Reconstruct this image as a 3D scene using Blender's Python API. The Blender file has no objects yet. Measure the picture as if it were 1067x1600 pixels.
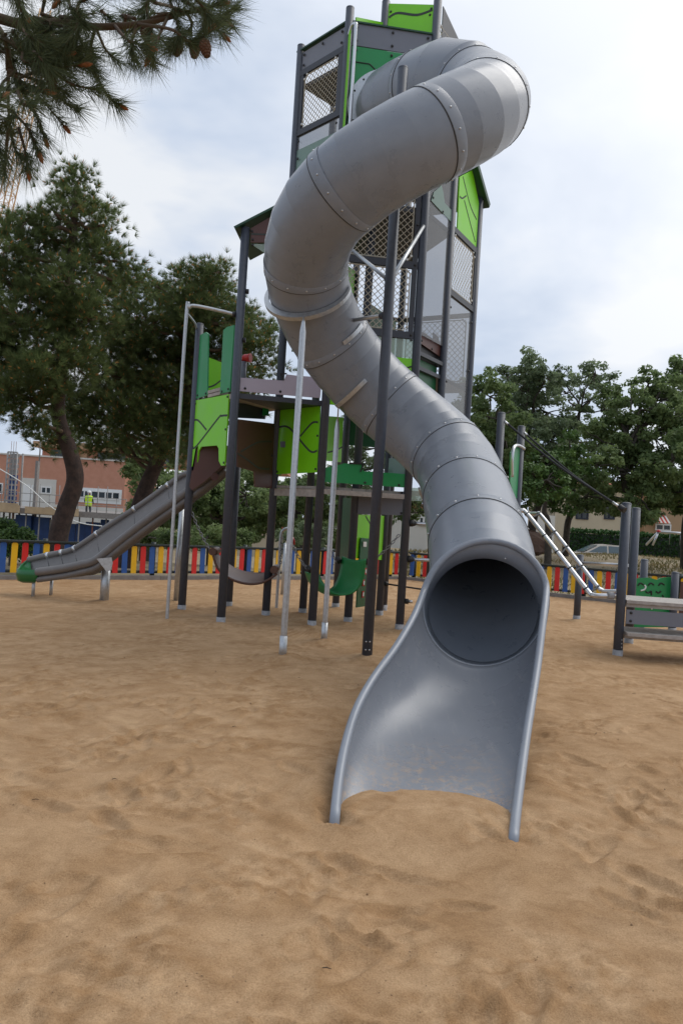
import bpy, math, random
import numpy as np
from mathutils import Vector, Matrix
random.seed(7)
RNG = np.random.default_rng(11)
SC = bpy.context.scene
COL = SC.collection

# ------------------------------------------------------------------ camera
EYE = 1.35; FPX = 1220.0; ROLL = math.atan(0.062); PITCH = 10/1220.0
cR, sR = math.cos(ROLL), math.sin(ROLL)
FW = Vector((0, math.cos(PITCH), math.sin(PITCH)))
UP0 = Vector((0, -math.sin(PITCH), math.cos(PITCH)))
RT0 = Vector((1, 0, 0))
CX = RT0*cR + UP0*sR
CY = RT0*(-sR) + UP0*cR
CAM = Vector((0, 0, EYE))
cd = bpy.data.cameras.new('camera'); cam = bpy.data.objects.new('camera', cd); COL.objects.link(cam)
cd.sensor_fit = 'VERTICAL'; cd.sensor_height = 24; cd.lens = 24*FPX/1600
cd.clip_start = .05; cd.clip_end = 3000
cd.dof.use_dof = True; cd.dof.focus_distance = 6.3; cd.dof.aperture_fstop = 9
M4 = Matrix((CX, CY, -FW)).transposed().to_4x4(); M4.translation = CAM
cam.matrix_world = M4
SC.camera = cam

# ------------------------------------------------------------------ world, sun, exposure
w = bpy.data.worlds.new('World'); SC.world = w; w.use_nodes = True
nt = w.node_tree; N = nt.nodes; LK = nt.links
for n in list(N): N.remove(n)
SUN_EL, SUN_ROT = math.radians(54), math.radians(60)
def wn(t, **k):
    n = N.new(t)
    for a, b in k.items(): setattr(n, a, b)
    return n
sky = wn('ShaderNodeTexSky', sky_type='NISHITA', sun_disc=False)
sky.sun_elevation = SUN_EL; sky.sun_rotation = SUN_ROT; sky.air_density = 1.0; sky.dust_density = 2.0
tc = wn('ShaderNodeTexCoord')
mp = wn('ShaderNodeMapping'); mp.inputs['Scale'].default_value = (1.0, 1.0, 2.2); mp.inputs['Location'].default_value = (1.9, .35, .6)
LK.new(tc.outputs['Generated'], mp.inputs['Vector'])
nz = wn('ShaderNodeTexNoise'); nz.inputs['Scale'].default_value = 2.1; nz.inputs['Detail'].default_value = 5; nz.inputs['Roughness'].default_value = .55; nz.inputs['Distortion'].default_value = .25
LK.new(mp.outputs['Vector'], nz.inputs['Vector'])
cr = wn('ShaderNodeValToRGB')
cr.color_ramp.elements[0].position = .40; cr.color_ramp.elements[0].color = (.42, .515, .675, 1)
cr.color_ramp.elements[1].position = .62; cr.color_ramp.elements[1].color = (.80, .825, .86, 1)
e = cr.color_ramp.elements.new(.50); e.color = (.575, .65, .775, 1)
LK.new(nz.outputs['Fac'], cr.inputs['Fac'])
sc10 = wn('ShaderNodeVectorMath', operation='SCALE'); sc10.inputs['Scale'].default_value = 8.0
# cloud brightens round the veiled sun
dt = wn('ShaderNodeVectorMath', operation='DOT_PRODUCT'); LK.new(tc.outputs['Generated'], dt.inputs[0])
dt.inputs[1].default_value = (math.sin(SUN_ROT)*math.cos(SUN_EL), math.cos(SUN_ROT)*math.cos(SUN_EL), math.sin(SUN_EL))
gr = wn('ShaderNodeMapRange'); gr.inputs['From Min'].default_value = .46; gr.inputs['From Max'].default_value = .92; gr.inputs['To Min'].default_value = 0; gr.inputs['To Max'].default_value = .85
gr.interpolation_type = 'SMOOTHSTEP'
LK.new(dt.outputs['Value'], gr.inputs['Value'])
gm_ = wn('ShaderNodeMix', data_type='RGBA'); LK.new(gr.outputs['Result'], gm_.inputs['Factor']); LK.new(cr.outputs['Color'], gm_.inputs['A']); gm_.inputs['B'].default_value = (1.12, 1.125, 1.14, 1)
LK.new(gm_.outputs['Result'], sc10.inputs[0])
mx = wn('ShaderNodeMix', data_type='RGBA'); mx.inputs['Factor'].default_value = .94
LK.new(sky.outputs['Color'], mx.inputs['A']); LK.new(sc10.outputs['Vector'], mx.inputs['B'])
bg = wn('ShaderNodeBackground'); bg.inputs['Strength'].default_value = .1
LK.new(mx.outputs['Result'], bg.inputs['Color'])
wo = wn('ShaderNodeOutputWorld'); LK.new(bg.outputs['Background'], wo.inputs['Surface'])

sd = bpy.data.lights.new('sun', 'SUN'); sd.energy = 1.0; sd.angle = math.radians(40); sd.color = (1, .965, .91)
sun = bpy.data.objects.new('sun', sd); COL.objects.link(sun)
sdir = Vector((math.sin(SUN_ROT)*math.cos(SUN_EL), math.cos(SUN_ROT)*math.cos(SUN_EL), math.sin(SUN_EL)))
sun.rotation_euler = sdir.to_track_quat('Z', 'Y').to_euler(); sun.location = sdir*30
SC.view_settings.view_transform = 'Standard'; SC.view_settings.look = 'None'
SC.view_settings.exposure = 0.46; SC.view_settings.gamma = 1.0; SC.view_settings.use_curve_mapping = False
SC.cycles.max_bounces = 8; SC.cycles.transparent_max_bounces = 24

# ------------------------------------------------------------------ pixel <-> place helpers (photo pixels 1067 x 1600)
def ray(px, py):
    u, v = px-533.5, py-800.0
    return FW*FPX + CX*u - CY*v
def P(px, py, Y):
    d = ray(px, py); return CAM + d*(Y/d.y)
def G(px, py, z=0.0):
    d = ray(px, py); return CAM + d*((z-EYE)/d.z)
def proj(p):
    q = Vector(p)-CAM; k = FPX/q.dot(FW)
    return 533.5+q.dot(CX)*k, 800-q.dot(CY)*k
def ZAT(p, py):
    lo, hi = -2.0, 14.0
    for _ in range(40):
        m = (lo+hi)/2
        if proj((p[0], p[1], m))[1] > py: lo = m
        else: hi = m
    return lo
def PL(p0, p1, px, py):          # pixel -> (metres along p0->p1, height) on that upright plane
    d = ray(px, py); u = Vector((p1[0]-p0[0], p1[1]-p0[1])).normalized()
    nx, ny = -u.y, u.x
    t = ((p0[0]-CAM.x)*nx + (p0[1]-CAM.y)*ny)/(d.x*nx+d.y*ny)
    q = CAM + d*t
    return (q.x-p0[0])*u.x+(q.y-p0[1])*u.y, q.z

# ------------------------------------------------------------------ materials
def mat(name, col, rough=.5, metal=0.0, var=.0, vscale=8, bump=0.0, bscale=60, spec=.5, col2=None, rvar=0.0, coat=0):
    m = bpy.data.materials.new(name); m.use_nodes = True
    t = m.node_tree; b = t.nodes['Principled BSDF']
    b.inputs['Base Color'].default_value = (*col, 1); b.inputs['Roughness'].default_value = rough
    b.inputs['Metallic'].default_value = metal; b.inputs['Specular IOR Level'].default_value = spec
    if coat: b.inputs['Coat Weight'].default_value = coat; b.inputs['Coat Roughness'].default_value = .15
    def nn(k): return t.nodes.new(k)
    if var or col2 or bump or rvar:
        tcn = nn('ShaderNodeTexCoord')
    if var or col2 or rvar:
        n1 = nn('ShaderNodeTexNoise'); n1.inputs['Scale'].default_value = vscale; n1.inputs['Detail'].default_value = 6; n1.inputs['Roughness'].default_value = .62
        t.links.new(tcn.outputs['Object'], n1.inputs['Vector'])
        r = nn('ShaderNodeValToRGB'); r.color_ramp.elements[0].position = .3; r.color_ramp.elements[1].position = .7
        c2 = col2 or tuple(min(1, c*(1+var)) for c in col)
        c1 = col if col2 else tuple(c*(1-var) for c in col)
        r.color_ramp.elements[0].color = (*c1, 1); r.color_ramp.elements[1].color = (*c2, 1)
        t.links.new(n1.outputs['Fac'], r.inputs['Fac']); t.links.new(r.outputs['Color'], b.inputs['Base Color'])
        if rvar:
            mr = nn('ShaderNodeMapRange'); mr.inputs['To Min'].default_value = max(.03, rough-rvar); mr.inputs['To Max'].default_value = min(1, rough+rvar)
            mr.inputs['From Min'].default_value = .3; mr.inputs['From Max'].default_value = .7
            t.links.new(n1.outputs['Fac'], mr.inputs['Value']); t.links.new(mr.outputs['Result'], b.inputs['Roughness'])
    if bump:
        n2 = nn('ShaderNodeTexNoise'); n2.inputs['Scale'].default_value = bscale; n2.inputs['Detail'].default_value = 4
        t.links.new(tcn.outputs['Object'], n2.inputs['Vector'])
        bp = nn('ShaderNodeBump'); bp.inputs['Strength'].default_value = bump; bp.inputs['Distance'].default_value = .01
        t.links.new(n2.outputs['Fac'], bp.inputs['Height']); t.links.new(bp.outputs['Normal'], b.inputs['Normal'])
    return m
def scratched(m, sc=(30, 2.5, 14), amt=.45):
    t = m.node_tree; b = t.nodes['Principled BSDF']; src = b.inputs['Base Color'].links[0].from_socket
    tcn = t.nodes.new('ShaderNodeTexCoord'); mpn = t.nodes.new('ShaderNodeMapping'); mpn.inputs['Scale'].default_value = sc; t.links.new(tcn.outputs['Object'], mpn.inputs['Vector'])
    n = t.nodes.new('ShaderNodeTexNoise'); n.inputs['Scale'].default_value = 1.0; n.inputs['Detail'].default_value = 7; n.inputs['Roughness'].default_value = .7; t.links.new(mpn.outputs['Vector'], n.inputs['Vector'])
    r = t.nodes.new('ShaderNodeMapRange'); r.inputs['From Min'].default_value = .55; r.inputs['From Max'].default_value = .78; r.inputs['To Max'].default_value = amt; t.links.new(n.outputs['Fac'], r.inputs['Value'])
    x = t.nodes.new('ShaderNodeMix'); x.data_type = 'RGBA'; t.links.new(r.outputs['Result'], x.inputs['Factor']); t.links.new(src, x.inputs['A']); x.inputs['B'].default_value = (.36, .35, .34, 1)
    t.links.new(x.outputs['Result'], b.inputs['Base Color'])
def glassmat(name, tint, diff=None, dfac=.0, gl=.12):
    m = bpy.data.materials.new(name); m.use_nodes = True; t = m.node_tree
    for n in list(t.nodes): t.nodes.remove(n)
    o = t.nodes.new('ShaderNodeOutputMaterial'); tr = t.nodes.new('ShaderNodeBsdfTransparent'); tr.inputs['Color'].default_value = (*tint, 1)
    cur = tr.outputs[0]
    if diff:
        d = t.nodes.new('ShaderNodeBsdfDiffuse'); d.inputs['Color'].default_value = (*diff, 1)
        mxs = t.nodes.new('ShaderNodeMixShader'); mxs.inputs['Fac'].default_value = dfac
        t.links.new(cur, mxs.inputs[1]); t.links.new(d.outputs[0], mxs.inputs[2]); cur = mxs.outputs[0]
    g = t.nodes.new('ShaderNodeBsdfGlossy'); g.inputs['Roughness'].default_value = .04; g.inputs['Color'].default_value = (.9, .9, .9, 1)
    lw = t.nodes.new('ShaderNodeLayerWeight'); lw.inputs['Blend'].default_value = .5; fr = t.nodes.new('ShaderNodeMath'); fr.operation = 'POWER'; fr.inputs[1].default_value = 4.0; t.links.new(lw.outputs['Facing'], fr.inputs[0])
    mth = t.nodes.new('ShaderNodeMath'); mth.operation = 'MULTIPLY_ADD'; mth.inputs[1].default_value = .45; mth.inputs[2].default_value = .03
    t.links.new(fr.outputs[0], mth.inputs[0])
    ms = t.nodes.new('ShaderNodeMixShader'); t.links.new(mth.outputs[0], ms.inputs['Fac']); t.links.new(cur, ms.inputs[1]); t.links.new(g.outputs[0], ms.inputs[2])
    t.links.new(ms.outputs[0], o.inputs['Surface'])
    return m
def leafmat(name, c1, c2, c3=None, trans=.25, rough=.55):
    m = bpy.data.materials.new(name); m.use_nodes = True; t = m.node_tree; b = t.nodes['Principled BSDF']
    b.inputs['Roughness'].default_value = rough; b.inputs['Specular IOR Level'].default_value = .3
    a = t.nodes.new('ShaderNodeAttribute'); a.attribute_name = 'tint'
    r = t.nodes.new('ShaderNodeValToRGB'); r.color_ramp.elements[0].color = (*c1, 1); r.color_ramp.elements[1].color = (*c2, 1)
    if c3: ee = r.color_ramp.elements.new(.93); ee.color = (*c2, 1); r.color_ramp.elements[2].color = (*c3, 1); r.color_ramp.elements[2].position = .97
    t.links.new(a.outputs['Fac'], r.inputs['Fac']); t.links.new(r.outputs['Color'], b.inputs['Base Color'])
    tl = t.nodes.new('ShaderNodeBsdfTranslucent'); t.links.new(r.outputs['Color'], tl.inputs['Color'])
    ms = t.nodes.new('ShaderNodeMixShader'); ms.inputs['Fac'].default_value = trans
    o = t.nodes['Material Output']; t.links.new(b.outputs[0], ms.inputs[1]); t.links.new(tl.outputs[0], ms.inputs[2]); t.links.new(ms.outputs[0], o.inputs['Surface'])
    return m
MT = dict(
 post=mat('post_paint', (.054, .063, .084), .45, var=.12, vscale=20),
 frame=mat('frame_paint', (.044, .049, .062), .5),
 black=mat('black_rubber', (.012, .012, .013), .5),
 groove=mat('groove_dark', (.045, .055, .05), .7),
 foot=mat('post_foot_grey', (.30, .30, .31), .6, var=.25, vscale=30),
 lime=mat('lime_panel', (.21, .66, .010), .38, var=.05, vscale=3, rvar=.08),
 green=mat('green_panel', (.016, .26, .075), .38, var=.06, vscale=3, rvar=.08),
 dgreen=mat('dark_green_panel', (.014, .105, .04), .4, var=.06, vscale=3),
 roofg=mat('roof_green', (.012, .060, .030), .45, var=.1, vscale=5),
 grey=mat('grey_panel', (.17, .18, .215), .42, var=.05, vscale=3),
 lilac=mat('lilac_grey_panel', (.43, .385, .46), .42, var=.05, vscale=3),
 brown=mat('brown_panel', (.095, .038, .030), .45, var=.07, vscale=4),
 galv=mat('galvanised_steel', (.50, .52, .54), .42, metal=.8, var=.15, vscale=35, rvar=.1),
 alu=mat('aluminium_tube', (.62, .63, .65), .3, metal=.85, var=.05),
 chute=mat('grey_plastic_worn', (.185, .198, .225), .28, var=.035, vscale=2.5, rvar=.04, bump=.02, bscale=90),
 tube=mat('grey_plastic', (.215, .236, .272), .31, var=.07, vscale=5, rvar=.06, bump=.04, bscale=120),
 seam=mat('seam_dark', (.03, .03, .03), .6),
 sgrey=mat('slide_grey_plastic', (.16, .15, .145), .38, var=.08, vscale=6),
 endgreen=mat('green_slide_end', (.01, .12, .03), .35),
 bolt=mat('bolt_steel', (.55, .55, .55), .35, metal=.9),
 dbolt=mat('bolt_dark', (.02, .02, .022), .4),
 wood=mat('grey_wood_plank', (.30, .27, .245), .75, col2=(.46, .42, .385), vscale=14, bump=.3, bscale=50),
 net=mat('net_rope', (.50, .46, .37), .8),
 red=mat('red_plastic', (.48, .02, .02), .35),
 redp=mat('red_slat', (.66, .022, .02), .45, var=.06),
 bluep=mat('blue_slat', (.024, .10, .35), .45, var=.06),
 yelp=mat('yellow_slat', (.82, .47, .012), .45, var=.06),
 rail=mat('fence_rail_dark', (.022, .032, .030), .5),
 conc=mat('concrete', (.22, .20, .185), .85, var=.18, vscale=6, bump=.3, bscale=30),
 seatbr=mat('brown_seat', (.10, .042, .025), .4, var=.1),
 seatgr=mat('green_seat', (.012, .20, .055), .38, var=.08),
 chain=mat('chain_steel', (.25, .25, .26), .4, metal=.8),
 rope=mat('rope_black', (.02, .022, .026), .8),
 white=mat('white_plastic', (.75, .76, .74), .5),
 clear=glassmat('clear_polycarbonate', (.90, .90, .93)),
 frost=glassmat('green_tinted_polycarbonate', (.62, .78, .68), (.22, .33, .29), .85),
 smoke=glassmat('smoky_polycarbonate', (.74, .75, .765), (.26, .27, .285), .26),
 mist=glassmat('whitish_tinted_polycarbonate', (.80, .86, .80), (.5, .6, .52), .4),
 bark=mat('pine_bark', (.026, .018, .015), .95, col2=(.075, .046, .036), vscale=9, bump=1.0, bscale=22),
 barkg=mat('grey_bark', (.045, .038, .030), .95, col2=(.09, .075, .06), vscale=9, bump=1.0, bscale=25),
 twig=mat('pine_twig', (.10, .065, .04), .9),
 cone=mat('pine_cone', (.11, .05, .025), .8, var=.3, vscale=60),
 flower=mat('pine_flower', (.30, .10, .03), .8, var=.3, vscale=80),
 needle=leafmat('pine_needles', (.078, .112, .038), (.180, .228, .088), (.44, .22, .07), .55),
 needle2=leafmat('pine_needles_near', (.055, .075, .034), (.135, .165, .075), None, .35),
 oak=leafmat('oak_leaves', (.105, .160, .058), (.255, .330, .135), None, .55),
 oak2=leafmat('ash_leaves', (.110, .155, .082), (.26, .325, .18), None, .55),
 bush=leafmat('bush_leaves', (.04, .085, .02), (.12, .20, .05), None, .25),
 hedge=leafmat('hedge_leaves', (.015, .050, .010), (.05, .12, .025), None, .2),
 grass=leafmat('dry_grass', (.10, .11, .035), (.30, .23, .11), None, .3),
)

scratched(MT['chute'])
def dusted(m):                              # blown sand lying on the lowest part of the chute
    t = m.node_tree; b = t.nodes['Principled BSDF']; src = b.inputs['Base Color'].links[0].from_socket
    ge = t.nodes.new('ShaderNodeNewGeometry'); sp = t.nodes.new('ShaderNodeSeparateXYZ'); t.links.new(ge.outputs['Position'], sp.inputs[0])
    mr = t.nodes.new('ShaderNodeMapRange'); mr.inputs['From Min'].default_value = .13; mr.inputs['From Max'].default_value = .02; mr.inputs['To Max'].default_value = .75; t.links.new(sp.outputs['Z'], mr.inputs['Value'])
    tcn = t.nodes.new('ShaderNodeTexCoord'); n = t.nodes.new('ShaderNodeTexNoise'); n.inputs['Scale'].default_value = 22; n.inputs['Detail'].default_value = 9; n.inputs['Roughness'].default_value = .8; t.links.new(tcn.outputs['Object'], n.inputs['Vector'])
    m2 = t.nodes.new('ShaderNodeMapRange'); m2.inputs['From Min'].default_value = .48; m2.inputs['From Max'].default_value = .66; t.links.new(n.outputs['Fac'], m2.inputs['Value'])
    mu = t.nodes.new('ShaderNodeMath'); mu.operation = 'MULTIPLY'; t.links.new(mr.outputs['Result'], mu.inputs[0]); t.links.new(m2.outputs['Result'], mu.inputs[1])
    x = t.nodes.new('ShaderNodeMix'); x.data_type = 'RGBA'; t.links.new(mu.outputs[0], x.inputs['Factor']); t.links.new(src, x.inputs['A']); x.inputs['B'].default_value = (.44, .29, .16, 1); t.links.new(x.outputs['Result'], b.inputs['Base Color'])
dusted(MT['chute']); scratched(MT['tube'], (6, 6, 9), .16); scratched(MT['sgrey'], (6, 6, 9), .2)
for k_ in ('lime', 'green', 'grey', 'brown', 'lilac', 'post'): scratched(MT[k_], (5, 5, 2.5), .06)

# ------------------------------------------------------------------ mesh helpers
ORG = {}
def fast(name, V, F, smooth=False, tint=None):
    V = np.asarray(V, dtype=np.float32); F = np.asarray(F, dtype=np.int32)
    m = bpy.data.meshes.new(name); k = F.shape[1]
    m.vertices.add(len(V)); m.vertices.foreach_set('co', V.ravel())
    m.loops.add(F.size); m.loops.foreach_set('vertex_index', F.ravel())
    m.polygons.add(len(F)); m.polygons.foreach_set('loop_start', np.arange(0, F.size, k, dtype=np.int32))
    try: m.polygons.foreach_set('loop_total', np.full(len(F), k, dtype=np.int32))
    except Exception: pass
    m.update(calc_edges=True)
    if smooth: m.polygons.foreach_set('use_smooth', np.ones(len(F), dtype=bool))
    if tint is not None:
        a = m.attributes.new('tint', 'FLOAT', 'FACE'); a.data.foreach_set('value', np.asarray(tint, dtype=np.float32))
    return m
def link(name, me, material=None, parent=None, loc=None):
    o = bpy.data.objects.new(name, me); COL.objects.link(o)
    if material is not None and me is not None and len(me.materials) == 0: me.materials.append(MT[material] if isinstance(material, str) else material)
    if parent is not None: o.parent = parent
    if loc is not None: o.location = loc
    return o
def root_org(o):
    while o.parent is not None: o = o.parent
    return Vector(ORG.get(o.name, (0, 0, 0)))
def tag(o, label=None, cat=None, group=None, kind=None):
    if label: o['label'] = label
    if cat: o['category'] = cat
    if group: o['group'] = group
    if kind: o['kind'] = kind
    return o
def thing(name, loc, label, cat, group=None):
    o = bpy.data.objects.new(name, None); COL.objects.link(o); o.location = loc; o.empty_display_size = .1
    ORG[o.name] = tuple(loc); return tag(o, label, cat, group)
class MB:
    def __init__(s): s.v = []; s.f = []; s.sm = []
    def add(s, vs, fs, smooth=False):
        b = len(s.v); s.v += [tuple(x) for x in vs]; s.f += [tuple(i+b for i in f) for f in fs]; s.sm += [smooth]*len(fs); return s
    def box(s, c, size, ax=None):
        c = Vector(c); X, Y, Z = ax or (Vector((1,0,0)), Vector((0,1,0)), Vector((0,0,1)))
        h = [k/2 for k in size]; vs = []
        for a in (-1,1):
            for b in (-1,1):
                for d in (-1,1): vs.append(c+X*(a*h[0])+Y*(b*h[1])+Z*(d*h[2]))
        return s.add(vs, [(0,1,3,2),(4,6,7,5),(0,4,5,1),(2,3,7,6),(0,2,6,4),(1,5,7,3)])
    def tube(s, pts, r, n=10, caps=True, smooth=True):
        pts = [Vector(p) for p in pts]; rr = r if isinstance(r, (list, tuple)) else [r]*len(pts)
        b = len(s.v); ref = None
        for i, p in enumerate(pts):
            t = (pts[min(i+1, len(pts)-1)]-pts[max(i-1, 0)]).normalized()
            if ref is None:
                ref = t.cross(Vector((0,0,1)))
                if ref.length < .1: ref = t.cross(Vector((0,1,0)))
            ref = (ref-t*ref.dot(t)).normalized(); o = t.cross(ref)
            for k in range(n):
                a = 2*math.pi*k/n; s.v.append(tuple(p+(ref*math.cos(a)+o*math.sin(a))*rr[i]))
        for i in range(len(pts)-1):
            for k in range(n):
                k2 = (k+1) % n; s.f.append((b+i*n+k, b+i*n+k2, b+(i+1)*n+k2, b+(i+1)*n+k)); s.sm.append(smooth)
        if caps:
            s.f.append(tuple(b+k for k in reversed(range(n)))); s.sm.append(False)
            s.f.append(tuple(b+(len(pts)-1)*n+k for k in range(n))); s.sm.append(False)
        return s
    def prism(s, poly, o, U, W, Nn, th):        # polygon in (U,W) plane, thickness th centred on o along Nn
        o = Vector(o); n = len(poly)
        a = [o+U*p[0]+W*p[1]+Nn*(th/2) for p in poly]; c = [o+U*p[0]+W*p[1]-Nn*(th/2) for p in poly]
        fs = [tuple(range(n)), tuple(range(2*n-1, n-1, -1))]+[((i+1) % n, i, n+i, n+(i+1) % n) for i in range(n)]
        return s.add(a+c, fs)
    def dome(s, c, nrm, r, h, n=8):
        c = Vector(c); nrm = Vector(nrm).normalized(); x = nrm.orthogonal().normalized(); y = nrm.cross(x)
        vs = []
        for rr, hh in ((1, 0), (.95, .5), (.6, .9)):
            for k in range(n):
                a = 2*math.pi*k/n; vs.append(c+(x*math.cos(a)+y*math.sin(a))*r*rr+nrm*h*hh)
        vs.append(c+nrm*h); fs = []
        for j in range(2):
            for k in range(n): fs.append((j*n+k, j*n+(k+1) % n, (j+1)*n+(k+1) % n, (j+1)*n+k))
        for k in range(n): fs.append((2*n+k, 2*n+(k+1) % n, 3*n))
        return s.add(vs, fs, True)
    def build(s, name, material, parent=None, loc=None):
        off = root_org(parent) if parent is not None else Vector(loc or (0,0,0))
        m = bpy.data.meshes.new(name); m.from_pydata([tuple(Vector(v)-off) for v in s.v], [], s.f); m.update()
        m.polygons.foreach_set('use_smooth', s.sm)
        o = link(name, m, material, parent)
        if parent is None: o.location = off; ORG[o.name] = tuple(off)
        return o
def catmull(pts, n=8):
    pts = [Vector(p) for p in pts]; out = []
    for i in range(len(pts)-1):
        p0 = pts[max(i-1, 0)]; p1 = pts[i]; p2 = pts[i+1]; p3 = pts[min(i+2, len(pts)-1)]
        for k in range(n):
            t = k/n; out.append(.5*((2*p1)+(p2-p0)*t+(2*p0-5*p1+4*p2-p3)*t*t+(3*p1-p0-3*p2+p3)*t**3))
    out.append(pts[-1]); return out
def hash2(ix, iy, seed):
    h = (ix.astype(np.int64)*374761393+iy.astype(np.int64)*668265263+seed*974711) & 0x7fffffff
    h = ((h ^ (h >> 13))*1274126177) & 0x7fffffff
    return (h ^ (h >> 16)) & 0xffff
def perlin(x, y, seed=0):
    ix = np.floor(x); iy = np.floor(y); fx = x-ix; fy = y-iy
    def g(dx, dy):
        a = hash2(ix+dx, iy+dy, seed)*(2*np.pi/65536); return np.cos(a)*(fx-dx)+np.sin(a)*(fy-dy)
    u = fx*fx*fx*(fx*(fx*6-15)+10); v = fy*fy*fy*(fy*(fy*6-15)+10)
    a = g(0,0)*(1-u)+g(1,0)*u; b = g(0,1)*(1-u)+g(1,1)*u
    return (a*(1-v)+b*v)*1.4
# ================================================================== THE GROUND
# slide chute rims (needed by the sand too): photo points with their distance
RIM_L = [P(664,932,5.50), P(650,966,5.22), P(618,1013,4.90), P(583,1060,4.62), P(556,1110,4.32), P(538,1170,3.98), P(528,1228,3.72), P(523,1278,3.52)]
RIM_R = [P(853,926,5.50), P(849,975,5.20), P(841,1030,4.88), P(832,1088,4.56), P(822,1150,4.22), P(813,1216,3.88), P(806,1270,3.62), P(802,1310,3.42)]
FLOOR_Z = [.38, .265, .18, .12, .075, .03, -.045, -.15]

def build_sand():
    def axis(knots):
        out = [knots[0][0]]
        for (a, da), (b, db) in zip(knots[:-1], knots[1:]):
            x = a
            while True:
                t = (x-a)/(b-a); x += da+(db-da)*max(0, min(1, t))
                if x >= b: break
                out.append(x)
            out.append(b)
        return np.array(out)
    xs = axis([(-14, .5), (-5, .12), (-2.4, .02), (2.9, .02), (6, .12), (14, .5)])
    ys = axis([(-6, .5), (.6, .05), (1.6, .014), (4.5, .018), (7, .04), (12, .12), (22, .4)])
    X, Y = np.meshgrid(xs, ys)
    wx = X+.22*perlin(X*1.3, Y*1.3, 3)+.07*perlin(X*4.2, Y*4.2, 4); wy = Y+.22*perlin(X*1.3+9, Y*1.3, 5)+.07*perlin(X*4.2, Y*4.2+7, 6)
    Z = .028*perlin(wx*.8, wy*.8, 1)+.014*perlin(wx*2.1, wy*2.1, 2)
    r1 = perlin(wx*3.4, wy*3.4, 7); Z += .010*(1-np.abs(r1)*2)*(.5+.5*np.tanh(4*perlin(X*.9, Y*.9, 21)))
    Z += .008*perlin(wx*6.5, wy*6.5, 8)
    rough = np.clip(.22+2.0*perlin(wx*1.5, wy*1.5, 9)+.5*perlin(wx*5, wy*5, 91), 0.0, 1)
    Z += rough*(.013*perlin(X*15, Y*15, 10)+.010*perlin(X*34, Y*34, 12))
    # raked and scuffed streaks that swirl
    qx = X+.9*perlin(X*.55, Y*.55, 61); qy = Y+.9*perlin(X*.55+5, Y*.55, 62); th = 2.2*perlin(X*.45, Y*.45, 63)
    st = perlin((qx*np.cos(th)+qy*np.sin(th))*1.3, (-qx*np.sin(th)+qy*np.cos(th))*9, 64); sm_ = np.clip(.2+1.4*perlin(X*.8, Y*.8, 65), 0, 1)
    Z += .014*st*sm_
    damp_shade = np.clip(.42+.20*perlin(wx*1.25, wy*1.25, 9)+.36*perlin(wx*4.5, wy*4.5, 66)+.42*st*sm_+.5*(perlin(X*14, Y*14, 67)+.6*perlin(X*33, Y*33, 69))*rough, 0, 1)  # damp sand tone, with relief shading painted into the same colour mask
    # scuffs and footprints
    rg = np.random.default_rng(5)
    for _ in range(560):
        fx, fy = rg.uniform(-4, 5), rg.uniform(1.3, 8.5); a = rg.uniform(0, np.pi); l, wd = rg.uniform(.06, .17), rg.uniform(.03, .06); d = rg.uniform(.008, .026)
        i0, i1 = np.searchsorted(ys, [fy-.5, fy+.5]); j0, j1 = np.searchsorted(xs, [fx-.5, fx+.5])
        dx = X[i0:i1, j0:j1]-fx; dy = Y[i0:i1, j0:j1]-fy; u = dx*np.cos(a)+dy*np.sin(a); v = -dx*np.sin(a)+dy*np.cos(a)+.8*u*u
        q = np.sqrt((u/l)**2+(v/wd)**2)
        Z[i0:i1, j0:j1] += -d*np.exp(-q**6)+.55*d*np.exp(-((q-1.35)/.28)**2); damp_shade[i0:i1, j0:j1] = np.clip(damp_shade[i0:i1, j0:j1]+(.35*np.exp(-((q-1.2)/.3)**2)-.3*np.exp(-q**4))*(.5+perlin(X[i0:i1, j0:j1]*20, Y[i0:i1, j0:j1]*20, 68)), 0, 1)
    # tyre print across the left
    for (x0, y0, x1, y1) in ((-3.2, 5.7, .1, 5.95), (-3.2, 5.35, -.3, 5.5)):
        L = math.hypot(x1-x0, y1-y0); ux, uy = (x1-x0)/L, (y1-y0)/L
        u = (X-x0)*ux+(Y-y0)*uy; v = -(X-x0)*uy+(Y-y0)*ux
        msk = (u > 0) & (u < L) & (np.abs(v) < .10)
        Z += np.where(msk, .008*np.sign(np.sin(u*75+np.abs(v)*40))*(perlin(X*1.7, Y*1.7, 31) > -.05), 0)
    # the slide end: hollow under the chute, bank pushed up inside its mouth
    cl = [(a+b)/2 for a, b in zip(RIM_L, RIM_R)]
    cx = np.interp(Y, [c.y for c in reversed(cl)], [c.x for c in reversed(cl)])
    inside = np.exp(-((X-cx)/.46)**8)*((Y > 4.02) & (Y < 5.9))
    Z = Z*(1-inside)+inside*(-.06)
    lip = np.exp(-((X-cx)/.37)**6)*np.exp(-((Y-3.66)/.32)**2)
    Z = Z*(1-.9*lip)+.034*lip*(1+.2*perlin(X*6, Y*6, 15))
    outm = 1-np.exp(-((X-cx)/.5)**8)*((Y > 3.3) & (Y < 5.9))
    Z += outm*.05*np.exp(-((X-.0)/.2)**2)*np.exp(-((Y-4.0)/.4)**2)+outm*.03*np.exp(-((X-1.05)/.2)**2)*np.exp(-((Y-4.3)/.5)**2)
    Z -= .05*np.exp(-((X-.42)/.6)**2)*np.exp(-((Y-3.0)/.35)**2)
    fade = np.clip((8.0-Y)/4.2, .30, 1); Z *= fade
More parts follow.
